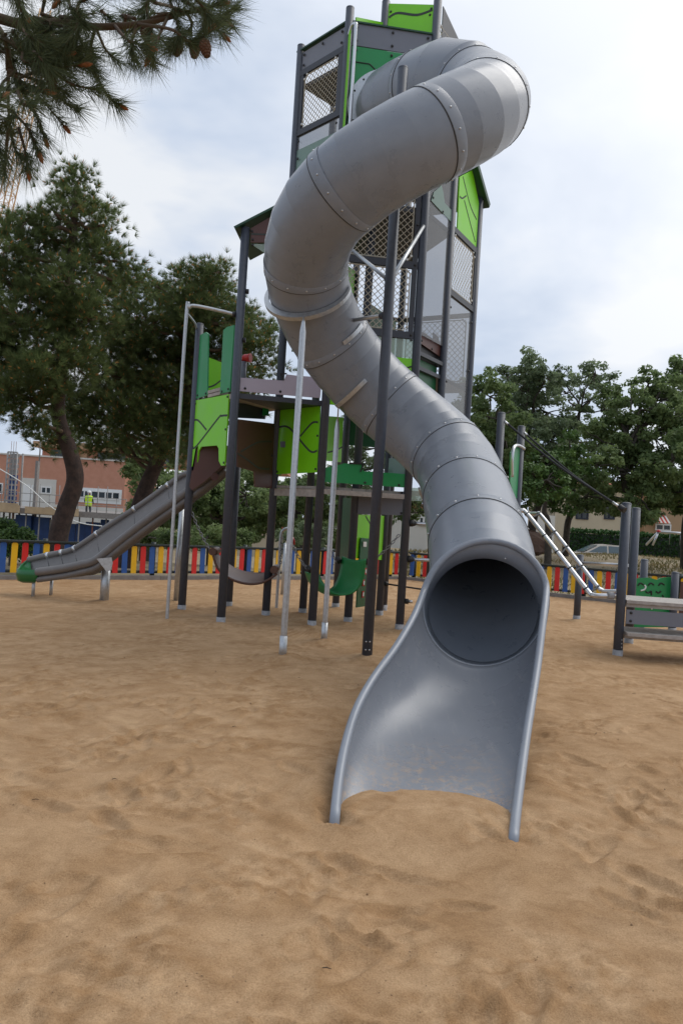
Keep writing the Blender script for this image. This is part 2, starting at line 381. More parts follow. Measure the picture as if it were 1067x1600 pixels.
    for (px, py) in ((284,955),(345,975),(357,949),(415,964),(472,960),(487,980),(524,951),(543,974),(592,963),(625,985),(573,1027),(441,1026),(506,1001),(261,971),(964,1027),(981,1008),(900,970),(163,940)):
        q_ = G(px, py); rr2 = (X-q_.x)**2+(Y-q_.y)**2; Z += .028*np.exp(-rr2/.03)*(1+.6*perlin(X*9, Y*9, 71))-.012*np.exp(-((np.sqrt(rr2)-.32)/.12)**2)
    ny, nx = X.shape; idx = np.arange(nx*ny).reshape(ny, nx)
    F = np.stack([idx[:-1, :-1], idx[:-1, 1:], idx[1:, 1:], idx[1:, :-1]], -1).reshape(-1, 4)
    V = np.stack([X, Y, Z], -1).reshape(-1, 3)
    # inside the fence only
    c = V[F].mean(1)
    keep = ((c[:,0]-1.56)*.62-(c[:,1]-18.5)*.785 > -.02) & (-(c[:,0]-1.56)*.59-(c[:,1]-18.5)*.807 > -.02)
    F = F[keep]; used = np.unique(F); re = np.zeros(len(V), dtype=np.int32); re[used] = np.arange(len(used))
    me = fast('sand', V[used], re[F], True)
    at_ = me.attributes.new('damp_shade', 'FLOAT', 'POINT'); at_.data.foreach_set('value', damp_shade.reshape(-1)[used].astype(np.float32))
    m = bpy.data.materials.new('sand'); m.use_nodes = True; t = m.node_tree; b = t.nodes['Principled BSDF']; b.inputs['Roughness'].default_value = .95; b.inputs['Specular IOR Level'].default_value = .15
    tcn = t.nodes.new('ShaderNodeTexCoord')
    def noise(s, d=5, r=.6, dist=0):
        n = t.nodes.new('ShaderNodeTexNoise'); n.inputs['Scale'].default_value = s; n.inputs['Detail'].default_value = d; n.inputs['Roughness'].default_value = r; n.inputs['Distortion'].default_value = dist
        t.links.new(tcn.outputs['Object'], n.inputs['Vector']); return n
    n1 = noise(1.1, 7, .62, 1.2); n2 = noise(150, 4, .75); n3 = noise(9, 5, .65, .8)
    r1 = t.nodes.new('ShaderNodeValToRGB'); r1.color_ramp.elements[0].position = .18; r1.color_ramp.elements[1].position = .85
    r1.color_ramp.elements[0].color = (.375, .230, .117, 1); r1.color_ramp.elements[1].color = (.52, .352, .205, 1)
    da = t.nodes.new('ShaderNodeAttribute'); da.attribute_name = 'damp_shade'
    mm = t.nodes.new('ShaderNodeMath'); mm.operation = 'MULTIPLY_ADD'; mm.inputs[1].default_value = -.85; t.links.new(da.outputs['Fac'], mm.inputs[0])
    ma = t.nodes.new('ShaderNodeMath'); ma.operation = 'MULTIPLY_ADD'; ma.inputs[1].default_value = .6; ma.inputs[2].default_value = .56; t.links.new(n1.outputs['Fac'], ma.inputs[0]); t.links.new(ma.outputs[0], mm.inputs[2])
    t.links.new(mm.outputs[0], r1.inputs['Fac'])
    def mixc(fac, a, bcol, typ='MULTIPLY'):
        x = t.nodes.new('ShaderNodeMix'); x.data_type = 'RGBA'; x.blend_type = typ; x.inputs['Factor'].default_value = fac
        t.links.new(a, x.inputs['A']); t.links.new(bcol, x.inputs['B']); return x.outputs['Result']
    r2 = t.nodes.new('ShaderNodeValToRGB'); r2.color_ramp.elements[0].position = .3; r2.color_ramp.elements[1].position = .62
    r2.color_ramp.elements[0].color = (.45, .38, .32, 1); r2.color_ramp.elements[1].color = (1.1, 1.1, 1.1, 1); t.links.new(n2.outputs['Fac'], r2.inputs['Fac'])
    r3 = t.nodes.new('ShaderNodeValToRGB'); r3.color_ramp.elements[0].position = .33; r3.color_ramp.elements[1].position = .6
    r3.color_ramp.elements[0].color = (.74, .69, .64, 1); r3.color_ramp.elements[1].color = (1.05, 1.05, 1.05, 1); t.links.new(n3.outputs['Fac'], r3.inputs['Fac'])
    c = mixc(.55, mixc(.6, r1.outputs['Color'], r3.outputs['Color']), r2.outputs['Color'])
    vor = t.nodes.new('ShaderNodeTexVoronoi'); vor.inputs['Scale'].default_value = 34; t.links.new(tcn.outputs['Object'], vor.inputs['Vector'])
    rv = t.nodes.new('ShaderNodeValToRGB'); rv.color_ramp.elements[0].position = .05; rv.color_ramp.elements[0].color = (.38, .28, .2, 1); rv.color_ramp.elements[1].position = .11; rv.color_ramp.elements[1].color = (1, 1, 1, 1)
    t.links.new(vor.outputs['Distance'], rv.inputs['Fac'])
    n5 = noise(2.3, 3); r5 = t.nodes.new('ShaderNodeMapRange'); r5.inputs['From Min'].default_value = .45; r5.inputs['From Max'].default_value = .65; r5.inputs['To Max'].default_value = .7
    t.links.new(n5.outputs['Fac'], r5.inputs['Value'])
    xx = t.nodes.new('ShaderNodeMix'); xx.data_type = 'RGBA'; xx.blend_type = 'MULTIPLY'; t.links.new(r5.outputs['Result'], xx.inputs['Factor']); t.links.new(c, xx.inputs['A']); t.links.new(rv.outputs['Color'], xx.inputs['B'])
    t.links.new(xx.outputs['Result'], b.inputs['Base Color'])
    bp = t.nodes.new('ShaderNodeBump'); bp.inputs['Strength'].default_value = .7; bp.inputs['Distance'].default_value = .008
    n4 = noise(210, 3, .75); ad = t.nodes.new('ShaderNodeMath'); ad.operation = 'ADD'; t.links.new(n4.outputs['Fac'], ad.inputs[0])
    n6 = noise(28, 4, .7, .6); t.links.new(n6.outputs['Fac'], ad.inputs[1])
    t.links.new(ad.outputs[0], bp.inputs['Height']); bp2 = t.nodes.new('ShaderNodeBump'); bp2.inputs['Strength'].default_value = .45; bp2.inputs['Distance'].default_value = .022
    n7 = noise(13, 8, .72, .5); m7 = t.nodes.new('ShaderNodeMath'); m7.operation = 'MULTIPLY'; t.links.new(n7.outputs['Fac'], m7.inputs[0]); t.links.new(da.outputs['Fac'], m7.inputs[1]); t.links.new(m7.outputs[0], bp2.inputs['Height']); t.links.new(bp2.outputs['Normal'], bp.inputs['Normal']); t.links.new(bp.outputs['Normal'], b.inputs['Normal'])
    o = link('sand_ground', me, m); tag(o, 'tan sand of the playground with scuffs and footprints', 'sand', kind='structure')
    # clods and little stones lying on it
    V2 = []; F2 = []; rg = np.random.default_rng(8)
    ico = [(0,0,1),(.9,0,-.3),(-.45,.78,-.3),(-.45,-.78,-.3),(0,0,-1)]; icf = [(0,1,2),(0,2,3),(0,3,1),(4,2,1),(4,3,2),(4,1,3)]
    n = 0
    while n < 1500:
        x, y = rg.uniform(-3, 4), 1.5+5.5*rg.random()**1.4
        if perlin(np.array([x*1.5]), np.array([y*1.5]), 9)[0] < -.1: continue
        if .05 < x < 1.5 and 3.4 < y < 5.7: continue
        zi = Z[min(np.searchsorted(ys, y), ny-1), min(np.searchsorted(xs, x), nx-1)]
        s = rg.uniform(.0015, .0045)*(1 if rg.random() < .97 else 1.8); a = rg.random()*6.3
        bb = len(V2)
        for (p, q, r) in ico: V2.append((x+s*(p*math.cos(a)-q*math.sin(a)), y+s*(p*math.sin(a)+q*math.cos(a)), zi+s*.3+s*r*.7))
        F2 += [tuple(i+bb for i in f) for f in icf]; n += 1
    tw = MB(); rg2 = random.Random(12)
    for _ in range(60):
        x, y = rg2.uniform(-3, 4), 1.5+6*rg2.random()**1.3
        if .05 < x < 1.5 and 3.4 < y < 5.7: continue
        zi = Z[min(np.searchsorted(ys, y), ny-1), min(np.searchsorted(xs, x), nx-1)]; a = rg2.random()*6.3; l = rg2.uniform(.012, .045)
        tw.tube([(x, y, zi+.004), (x+l*math.cos(a)*.5, y+l*math.sin(a)*.5, zi+.007+rg2.uniform(0,.004)), (x+l*math.cos(a+.3), y+l*math.sin(a+.3), zi+.005)], [.0016, .0018, .0008], 5)
    tag(tw.build('fallen_twigs', mat('twig_litter', (.07, .045, .03), .9), None), 'tiny dry twigs and needles lying on the sand', 'twigs', kind='stuff')
    o2 = link('sand_clods', fast('sand_clods', V2, F2), mat('clod', (.20, .12, .065), .95, col2=(.36, .24, .14), vscale=3)); tag(o2, 'small clods and stones scattered on the sand', 'stones', kind='stuff')
build_sand()

def build_terrain():
    xs = np.concatenate([np.linspace(-600, -60, 20), np.linspace(-58, 58, 100), np.linspace(60, 600, 20)])
    ys = np.concatenate([np.linspace(-300, -8, 12), np.linspace(-6, 70, 120), np.linspace(72, 900, 25)])
    X, Y = np.meshgrid(xs, ys)
    Z = np.full_like(X, -.12)
    bank = np.clip((Y-17)/14, 0, 1)*np.clip((X+1)/6, 0, 1)
    Z += bank*(.42+.22*np.clip((X-7)/4, 0, 1))*(1+.2*perlin(X*.3, Y*.3, 41))+.10*perlin(X*.25, Y*.25, 40)*np.clip((Y-19)/6, 0, 1)
    drop = np.clip((Y-33)/3, 0, 1)*np.clip((X-2)/6, 0, 1)*np.clip((75-Y)/10, 0, 1); Z -= drop*.95
    left = np.clip((Y-21)/7, 0, 1)*np.clip((1.5-X)/4, 0, 1)*np.clip((110-Y)/20, 0, 1); Z -= left*2.2
    ny, nx = X.shape; idx = np.arange(nx*ny).reshape(ny, nx)
    F = np.stack([idx[:-1,:-1], idx[:-1,1:], idx[1:,1:], idx[1:,:-1]], -1).reshape(-1, 4)
    me = fast('terrain', np.stack([X, Y, Z], -1).reshape(-1, 3), F, True)
    m = mat('dry_earth', (.19, .145, .085), .95, col2=(.27, .22, .135), vscale=.8, bump=.5, bscale=12)
    o = link('terrain', me, m); tag(o, 'dry earth ground beyond the fence', 'ground', kind='structure')
    # dry grass tufts beyond the right-hand fence
    n = 16000; gx = RNG.uniform(1.8, 26, n); gy = RNG.uniform(15, 33.5, n)
    ok = (-(gx-1.56)*.59-(gy-18.5)*.807 < -.35) & (perlin(gx*.35, gy*.35, 50) > -.28)
    gx, gy = gx[ok], gy[ok]; n = len(gx)
    gz = np.full(n, -.12)+np.clip((gy-17)/14, 0, 1)*np.clip((gx+1)/6, 0, 1)*(.42+.22*np.clip((gx-7)/4, 0, 1))
    V = []; h = RNG.uniform(.04, .13, n); a = RNG.uniform(0, 6.28, n); wd = RNG.uniform(.02, .05, n)
    lx, ly = RNG.normal(0, .05, n), RNG.normal(0, .05, n)
    A = np.stack([gx-np.cos(a)*wd, gy-np.sin(a)*wd, gz-.03], -1); B = np.stack([gx+np.cos(a)*wd, gy+np.sin(a)*wd, gz-.03], -1); C = np.stack([gx+lx, gy+ly, gz+h], -1)
    V = np.stack([A, B, C], 1).reshape(-1, 3); F = np.arange(3*n).reshape(-1, 3)
    tint = np.clip(.6+.8*perlin(gx*.5, gy*.5, 51)+RNG.normal(0, .15, n), 0, 1)
    o = link('dry_grass', fast('dry_grass', V, F, tint=tint), 'grass'); tag(o, 'dry yellow-green grass on the bank beyond the fence', 'grass', kind='stuff')
build_terrain()

# ------------------------------------------------------------------ the coloured picket fences
def slat_mesh():
    mb = MB(); w2, h = .049, .50
    pts = [(-w2, 0), (w2, 0), (w2, h-.02), (w2-.02, h), (-w2+.02, h), (-w2, h-.02)]
    mb.prism(pts, (0,0,0), Vector((1,0,0)), Vector((0,0,1)), Vector((0,-1,0)), .022); return mb
def build_fence(p0, p1, label, phase, posts):
    p0, p1 = Vector((*p0, 0)), Vector((*p1, 0)); d = (p1-p0); L = d.length; u = d/L; ang = math.atan2(u.y, u.x)
    nrm = Vector((-u.y, u.x, 0)); 
    root = thing('picket_fence', p0, label, 'fence')
    ms = {}
    for k in ('bluep', 'yelp', 'redp'):
        mb = slat_mesh(); me = bpy.data.meshes.new('slat_'+k); me.from_pydata(mb.v, [], mb.f); me.update(); me.materials.append(MT[k]); ms[k] = me
    n = int(L/.176); seq = ('bluep', 'yelp', 'redp')
    for i in range(n):
        o = link('slat', ms[seq[(i+phase) % 3]], None, root); o.location = u*(.09+i*.176)+Vector((0, 0, .112+random.uniform(-.004, .004))); o.rotation_euler = (random.uniform(-.01, .01), random.uniform(-.012, .012), ang)
    for z in (.135, .625):
        MB().tube([p0+Vector((0,0,z))+nrm*(.045), p1+Vector((0,0,z))+nrm*(.045)], .026, 8).build('rail', 'rail', root)
    MB().box(p0+u*L/2+Vector((0,0,.64)), (L, .085, .03), (u, nrm, Vector((0,0,1)))).build('rail', 'rail', root)
    for q in posts:
        MB().tube([p0+u*q+nrm*.1+Vector((0,0,-.1)), p0+u*q+nrm*.1+Vector((0,0,.69))], .045, 10).build('post', 'rail', root)
    k = 0.0
    while k < L:                                                # kerb stones
        l = min(1.0, L-k)-.008
        MB().box(p0+u*(k+l/2)+Vector((0,0,-.02)), (l, .14, .17+random.uniform(-.006,.006)), (u, nrm, Vector((0,0,1)))).build('kerb_stone', 'conc', root); k += 1.0
build_fence((-9.6, 9.68), (1.52, 18.5), 'multicoloured picket fence on the left behind the open slide', 1, (1.9, 3.9, 5.9, 7.9, 9.9, 11.9, 13.9))
build_fence((1.66, 18.45), (11.0, 11.65), 'multicoloured picket fence on the right below the dry grass bank', 0, (.1, 2, 4.15, 6, 8, 10))
# ================================================================== THE PLAY TOWER
def bxy(px, py=None, Y=None):
    p = G(px, py) if Y is None else P(px, py, Y); return (p.x, p.y)
A = bxy(284, 955); B = bxy(345, 975); B2 = bxy(357, 949); C = bxy(415, 964); D = bxy(472.5, 960)
E = bxy(487, 980); Fp = bxy(524, 951); Gp = bxy(543, 974); I = bxy(592, 963)
J = bxy(656, 457, 9.72); K = bxy(698.5, 457, 10.4); L_ = bxy(738.5, 497, 11.3)
Nn = (L_[0]-1.0, L_[1]+.55)
TOW = thing('play_tower', (E[0], E[1], 0), 'tall dark-posted play tower with lime and green panels, nets and roofs behind the tube slide', 'play tower')
def post(parent, p, z1, z0=-.15, r=.052, foot=True, m='post', cap=True):
    mb = MB().tube([(p[0], p[1], z0), (p[0], p[1], z1)], r, 16)
    if cap: mb.dome((p[0], p[1], z1-.004), (0,0,1), r*1.02, .022, 16)
    o = mb.build('post', m, parent)
    if foot: MB().tube([(p[0], p[1], z0), (p[0], p[1], .085)], r+.004, 14).build('post_foot', 'foot', o)
    return o
for p, py in ((A, 507), (B, 357), (C, 72), (E, 13), (J, -25), (K, 262), (L_, 300), (Gp, 3)):
    z = ZAT(p, py); post(TOW, p, z)
post(TOW, B2, 2.55); post(TOW, D, ZAT(D, 90)-.6); post(TOW, Fp, 5.9); post(TOW, I, 3.3); post(TOW, Nn, 6.3)

def frame_of(p0, p1):
    u = Vector((p1[0]-p0[0], p1[1]-p0[1], 0)).normalized(); n = Vector((u.y, -u.x, 0))
    if n.y > 0: n = -n
    return u, n
def panel(parent, p0, p1, pix, m, th=.018, off=0.0, bolts=(), grooves=(), label=None, name='panel', gm='groove', gw=.020):
    u, n = frame_of(p0, p1); o = Vector((p0[0], p0[1], 0))+n*off; Wz = Vector((0,0,1))
    poly = [PL(p0, p1, *q) for q in pix]
    ob = MB().prism(poly, o, u, Wz, n, th).build(name, m, parent)
    if label: ob['label'] = label
    front = n*(th/2)
    if bolts:
        mb = MB()
        for q in bolts:
            s, z = PL(p0, p1, *q); mb.dome(o+u*s+Wz*z+front, n, .016, .012, 8)
        tag(mb.build('bolts', 'dbolt', ob), kind='stuff')
    for g in grooves:
        pts = [o+u*s+Wz*z+front for s, z in (PL(p0, p1, *q) for q in g)]
        mb = MB()
        cat = catmull(pts, 5) if len(pts) > 2 else pts
        V = []
        for i, q in enumerate(cat):
            t = (cat[min(i+1, len(cat)-1)]-cat[max(i-1, 0)]).normalized(); sd = n.cross(t)*(gw/2)
            V += [q+sd+n*.003, q-sd+n*.003, q+sd-n*.004, q-sd-n*.004]
        fs = []
        for i in range(len(cat)-1):
            a = 4*i; b = a+4; fs += [(a, a+1, b+1, b), (a, b, b+2, a+2), (a+1, a+3, b+3, b+1)]
        mb.add(V, fs).build('groove', gm, ob)
    return ob
def bar(parent, a, b, wdt=.05, th=.05, m='frame', name='frame_bar'):
    a, b = Vector(a), Vector(b); d = (b-a); x = d.normalized(); z = Vector((0,0,1)) if abs(x.z) < .9 else Vector((1,0,0))
    y = z.cross(x).normalized(); z = x.cross(y)
    return MB().box((a+b)/2, (d.length, th, wdt), (x, y, z)).build(name, m, parent)
def pbar(p0, p1, q0, q1, wdt=.055, th=.045, off=0.0, m='frame'):
    u, n = frame_of(p0, p1); o = Vector((p0[0], p0[1], 0))+n*off
    (s0, z0), (s1, z1) = PL(p0, p1, *q0), PL(p0, p1, *q1)
    return bar(TOW, o+u*s0+Vector((0,0,z0)), o+u*s1+Vector((0,0,z1)), wdt, th, m)
def net(parent, p0, p1, s0, s1, z0, z1, step=.062, r=.0045, off=0.0):
    u, n = frame_of(p0, p1); o = Vector((p0[0], p0[1], 0))+n*off; mb = MB(); Wz = Vector((0,0,1)); W_, H_ = s1-s0, z1-z0
    def pt(a, b, k=0): return o+u*(s0+a)+Wz*(z0+b)+n*k
    for sgn, kk in ((1, .003), (-1, -.003)):
        c = -H_
        while c < W_+H_:
            a0, a1 = max(0, c if sgn > 0 else c-H_), 0
            pts = []
            # line a = c + sgn*b
            b_lo, b_hi = 0, H_
            if sgn > 0: lo = max(0, -c); hi = min(H_, W_-c)
            else: lo = max(0, c-W_); hi = min(H_, c)
            if hi-lo > .01: mb.tube([pt(c+sgn*lo, lo, kk), pt(c+sgn*hi, hi, kk)], r, 4, False)
            c += step*1.414
    ch = .05
    loop = [(ch,0),(W_-ch,0),(W_,ch),(W_,H_-ch),(W_-ch,H_),(ch,H_),(0,H_-ch),(0,ch),(ch,0)]
    o1 = mb.build('net', 'net', parent); tag(o1, kind='stuff')
    MB().tube([pt(a, b) for a, b in loop], r*1.9, 6).build('net_border', 'net', o1)
    cl = MB()
    for a, b in loop[:-1]: cl.dome(pt(a, b, .008), n, .017, .014, 6)
    tag(cl.build('net_clips', 'white', o1), kind='stuff')
    return o1
def pnet(p0, p1, qa, qb, **k):       # net between two opposite corners seen in the photo
    (s0, z0), (s1, z1) = PL(p0, p1, *qa), PL(p0, p1, *qb); return net(TOW, p0, p1, min(s0,s1), max(s0,s1), min(z0,z1), max(z0,z1), **k)
def dist(a, b): return math.hypot(a[0]-b[0], a[1]-b[1])
def hz(p0, p1, q0):                   # height of pixel q0 on plane
    return PL(p0, p1, *q0)[1]
R_ = .052
def flat_panel(p0, p1, z0, z1, m, s0=None, s1=None, th=.018, off=0.0, name='panel', label=None, parent=None, grooves=()):
    u, n = frame_of(p0, p1); d = dist(p0, p1); s0 = R_ if s0 is None else s0; s1 = d-R_ if s1 is None else s1
    ob = MB().prism([(s0, z0), (s1, z0), (s1, z1), (s0, z1)], Vector((p0[0], p0[1], 0))+n*off, u, Vector((0,0,1)), n, th).build(name, m, parent or TOW)
    o = Vector((p0[0], p0[1], 0))+n*(off+th/2+.003)
    for g in grooves: MB().tube([o+u*s+Vector((0,0,z)) for s, z in g], .009, 4, True, False).build('groove', 'groove', ob)
    if label: ob['label'] = label
    return ob
def hrail(p0, p1, z, wdt=.06, th=.05):
    u, n = frame_of(p0, p1); return bar(TOW, (p0[0]+u.x*R_, p0[1]+u.y*R_, z), (p1[0]-u.x*R_, p1[1]-u.y*R_, z), wdt, th)
def vbar(p0, p1, s, z0, z1, wdt=.05, th=.045):
    u, n = frame_of(p0, p1); return MB().box((p0[0]+u.x*s, p0[1]+u.y*s, (z0+z1)/2), (wdt, th, z1-z0), (u, n, Vector((0,0,1)))).build('frame_bar', 'frame', TOW)
def bolts_on(p0, p1, pts, parent, off=.02):
    u, n = frame_of(p0, p1); mb = MB()
    for s, z in pts: mb.dome(Vector((p0[0], p0[1], z))+u*s+n*off, n, .017, .014, 8)
    return tag(mb.build('bolts', 'dbolt', parent), kind='stuff')

# ---- left face C-E (upper)
dCE = dist(C, E)
zt = hz(C, E, (508, 62)); zb = hz(C, E, (508, 90)); zn = hz(C, E, (505, 190)); zf = hz(C, E, (500, 216))
pnl = flat_panel(C, E, zb, zt, 'grey'); bolts_on(C, E, [(.1, zt-.05), (dCE/2, zt-.05), (dCE-.1, zt-.05), (.1, zb+.05), (dCE-.1, zb+.05)], pnl)
for z in (zb-.04, zn): hrail(C, E, z, .075)
vbar(C, E, .085, zn, zb); vbar(C, E, dCE-.095, zn, zb, .09)
net(TOW, C, E, .125, dCE-.155, zn+.05, zb-.09, step=.05)
flat_panel(C, E, zf-.02, zn-.045, 'smoke', name='window', th=.008)
flat_panel(C, E, zf-1.35, zf-.022, 'frost', name='window', th=.008)
bolts_on(C, E, [(.1, zn-.12), (dCE-.1, zn-.12), (.1, zf-.15), (.1, zf-1.2)], TOW)
hrail(C, E, zf-1.39, .075)
flat_panel(C, E, zf-2.35, zf-1.43, 'clear', name='window', th=.008)
# ---- front face E-J (upper)
dEJ = dist(E, J)
ztop = hz(E, J, (600, 44)); zg = hz(E, J, (600, 79))
pnl = flat_panel(E, J, zg+.006, ztop, 'grey'); bolts_on(E, J, [(.1, ztop-.05), (dEJ/2, ztop-.05), (dEJ-.1, ztop-.05), (dEJ/2, zg+.06), (.1, zg+.06), (dEJ-.1, zg+.06)], pnl)
zgb = hz(E, J, (600, 262))
gp = flat_panel(E, J, zgb, zg-.006, 'green', grooves=[[(.08, zg-.2), (.28, zg-.2), (.62, zg-.46)], [(.08, zg-.68), (.25, zg-.69), (.5, zg-.58)]], label='green front panel the tube slide starts from')
bolts_on(E, J, [(.1, zg-.06), (dEJ/2, zg-.06), (dEJ-.1, zg-.06), (.09, zg-.8), (.09, zgb+.06), (dEJ-.09, zgb+.06)], gp)
# lime strip and bent grab rail beside the front-left post
u_, n_ = frame_of(E, J); eo = Vector((E[0], E[1], 0))
z1 = hz(E, J, (545, 58)); z0 = hz(E, J, (537, 225))
MB().box(eo+u_*.0+n_*.09+Vector((0,0,(z0+z1)/2)), (.018, .10, z1-z0), (u_, n_, Vector((0,0,1)))).build('lime_edge_board', 'lime', TOW)
zr = hz(E, J, (553, 48))
MB().tube(catmull([eo+n_*.05+Vector((0,0,zr-.09)), eo+u_*.02+n_*.12+Vector((0,0,zr-.02)), eo+u_*.05+n_*.18+Vector((0,0,zr-.03)), eo+u_*.06+n_*.19+Vector((0,0,zr-.12)), eo+u_*.06+n_*.19+Vector((0,0,zr-.9)), eo+u_*.06+n_*.19+Vector((0,0,z0))], 6), .021, 10).build('grab_rail', 'alu', TOW)
# flat roof edge and decks
def deck(poly, z, th, m, name='deck', label=None):
    n = len(poly); V = [(p[0], p[1], z) for p in poly]+[(p[0], p[1], z-th) for p in poly]
    ob = MB().add(V, [tuple(range(n)), tuple(range(2*n-1, n-1, -1))]+[((i+1) % n, i, n+i, n+(i+1) % n) for i in range(n)]).build(name, m, TOW)
    return ob
ring = [C, E, J, K, Gp, D]
cen = Vector((sum(p[0] for p in ring)/6, sum(p[1] for p in ring)/6))
def grow(poly, k): return [tuple(cen+(Vector(p)-cen)*k) for p in poly]
deck(grow([C, E, J, Gp], 1.06), ztop+.02, .02, 'roofg', 'roof_board')
deck(grow([C, E, J, K, D], .93), zg-.15, .05, 'frame', 'ceiling_board')
# turret panels above the roof
panel(TOW, Gp, J, [(606,6),(679,8),(676,55),(604,43)], 'lime', bolts=[(611,19),(674,14),(672,24)], grooves=[[(608,28),(622,21),(652,24),(676,16)]], gw=.03)
panel(TOW, E, Gp, [(556,27),(601,36),(601,52),(556,50)], 'lime')
panel(TOW, J, K, [(692,10),(716,62),(714,120),(688,80)], 'frame', th=.012)
s0, z0 = PL(J, K, 692, 40); 
net(TOW, J, K, .06, dist(J, K)-.08, z0-.55, z0-.05, step=.06)
# ---- front face below the slide start: nets
zA = hz(E, J, (615, 320)); zB = hz(E, J, (610, 411)); zC_ = hz(E, J, (605, 521))
hrail(E, J, zgb-.05, .07); hrail(E, J, zB, .085); hrail(E, J, zC_, .085)
vbar(E, J, .085, zC_, zgb); vbar(E, J, dEJ-.09, zC_, zgb, .06)
net(TOW, E, J, .13, dEJ-.14, zB+.06, zgb-.10, step=.058); net(TOW, E, J, .13, dEJ-.14, zC_+.06, zB-.06, step=.058)
bolts_on(E, J, [(dEJ-.09, zC_), (dEJ-.09, zB), (dEJ-.09, zB+.5), (.5, zC_-.06), (dEJ-.08, zC_-.06)], TOW, .03)
zD = hz(E, J, (610, 640))
flat_panel(E, J, zC_-.28, zC_-.05, 'mist', name='window', th=.008)
flat_panel(E, J, zD, zC_-.285, 'lime', grooves=[[(.3, zC_-.5), (.75, zC_-.5), (1.1, zC_-.36)]])
# ---- right faces J-K and K-L
dJK = dist(J, K); dKL = dist(K, L_)
zK0 = hz(J, K, (680, 535)); zK1 = hz(J, K, (700, 262))
flat_panel(J, K, zK0, zK1, 'smoke', name='window', th=.008)
panel(TOW, J, K, [(688,290),(676,301),(672,314),(705,349),(709,335),(693,317),(691,302)], 'frost', th=.006, off=.012, name='window_print', bolts=[(675,309),(690,331),(705,347)])
hrail(J, K, zK1+.04, .07)
panel(TOW, J, K, [(661,516.5),(681,530),(681,519.5),(687.8,525.5),(690.7,537.5),(696,543.5),(695,560),(660.5,536)], 'brown', off=-.04, bolts=[(662,532),(678,545),(692,556)])
zbm = hz(J, K, (675, 556)); hrail(J, K, zbm-.05, .05)
flat_panel(J, K, zbm-1.1, zbm-.09, 'dgreen', off=-.07)
zL1 = hz(K, L_, (728, 378)); zL2 = hz(K, L_, (722, 472))
panel(TOW, K, L_, [(717,277),(737,266),(747,318),(742,397),(713.5,361)], 'lime', bolts=[(741,391)], grooves=[[(722,276),(733,320),(743,343)],[(724,313),(741,378)],[(717,307),(721,310),(727,306)]], gw=.02)
# dark roof board over that face
u_, n_ = frame_of(K, L_)
def on(p0, p1, px, py, off=0.0):
    u, n = frame_of(p0, p1); s, z = PL(p0, p1, px, py); return Vector((p0[0], p0[1], 0))+u*s+n*off+Vector((0,0,z))
q = [on(K, L_, 722, 250, .05), on(K, L_, 742, 262, .05), on(K, L_, 755, 320, .05), on(K, L_, 750, 322, .05)]
bk = Vector((-.95, .5, 0)).normalized()*.9
def slab(pts, nrm, th, name, m, parent=None):
    pts = [Vector(p) for p in pts]; nrm = Vector(nrm); n = len(pts)
    return MB().add(pts+[p-nrm*th for p in pts], [tuple(range(n)), tuple(range(2*n-1, n-1, -1))]+[((i+1) % n, i, n+i, n+(i+1) % n) for i in range(n)]).build(name, m, parent or TOW)
ra = on(K, L_, 734, 252, .1); rb = on(K, L_, 754, 321, .1)
slab([ra, rb, rb+bk*1.2, ra+bk*1.2], Vector((0,0,1)), .05, 'roof_board', 'roofg')
MB().box((ra+rb)/2+n_*.0-Vector((0,0,.02)), ((rb-ra).length, .02, .07), ((rb-ra).normalized(), n_, n_.cross((rb-ra).normalized()))).build('roof_edge', 'roofg', TOW)
hrail(K, L_, zL1, .075); hrail(K, L_, zL2, .075)
net(TOW, K, L_, .09, dKL-.12, zL2+.06, zL1-.06, step=.055); vbar(K, L_, dKL-.085, zL2, zL1)
flat_panel(K, L_, zL2-1.75, zL2-.05, 'smoke', name='window', th=.008)
bolts_on(K, L_, [(.1, zL2-.2), (dKL-.1, zL2-.2), (dKL-.1, zL2-.9), (.1, zL2-1.2)], TOW)
# ---- far faces, seen through nets and windows
flat_panel(D, Fp, hz(D, Fp, (556, 508)), hz(D, Fp, (556, 425)), 'lime', grooves=[])
zN0 = 3.35
net(TOW, Fp, Nn, .1, dist(Fp, Nn)-.1, zN0+.1, zN0+1.0, step=.06); hrail(Fp, Nn, zN0+1.06); hrail(Fp, Nn, zN0+.04)
net(TOW, Nn, L_, .1, dist(Nn, L_)-.1, zN0+.1, zN0+1.0, step=.06); hrail(Nn, L_, zN0+1.06); hrail(Nn, L_, zN0+.04)
flat_panel(Fp, Nn, zN0-.9, zN0-.02, 'dgreen')
deck([Gp, J, K, L_, Nn, Fp], zN0-.02, .05, 'frame')
deck([C, E, Gp, D], zf-2.4, .05, 'frame')
flat_panel(Gp, I, zC_-.1, zC_+.5, 'dgreen')
deck(grow([C, E, J, K, Gp, D], .95), zgb-.09, .06, 'frame')
deck([C, E, J, K, Nn, Fp, D], zA, .06, 'frame')
panel(TOW, J, K, [(661,532),(695,558),(694,574),(659,574)], 'black', off=-.075, name='interior_shade')  # black sheet standing in for the shade inside the tower

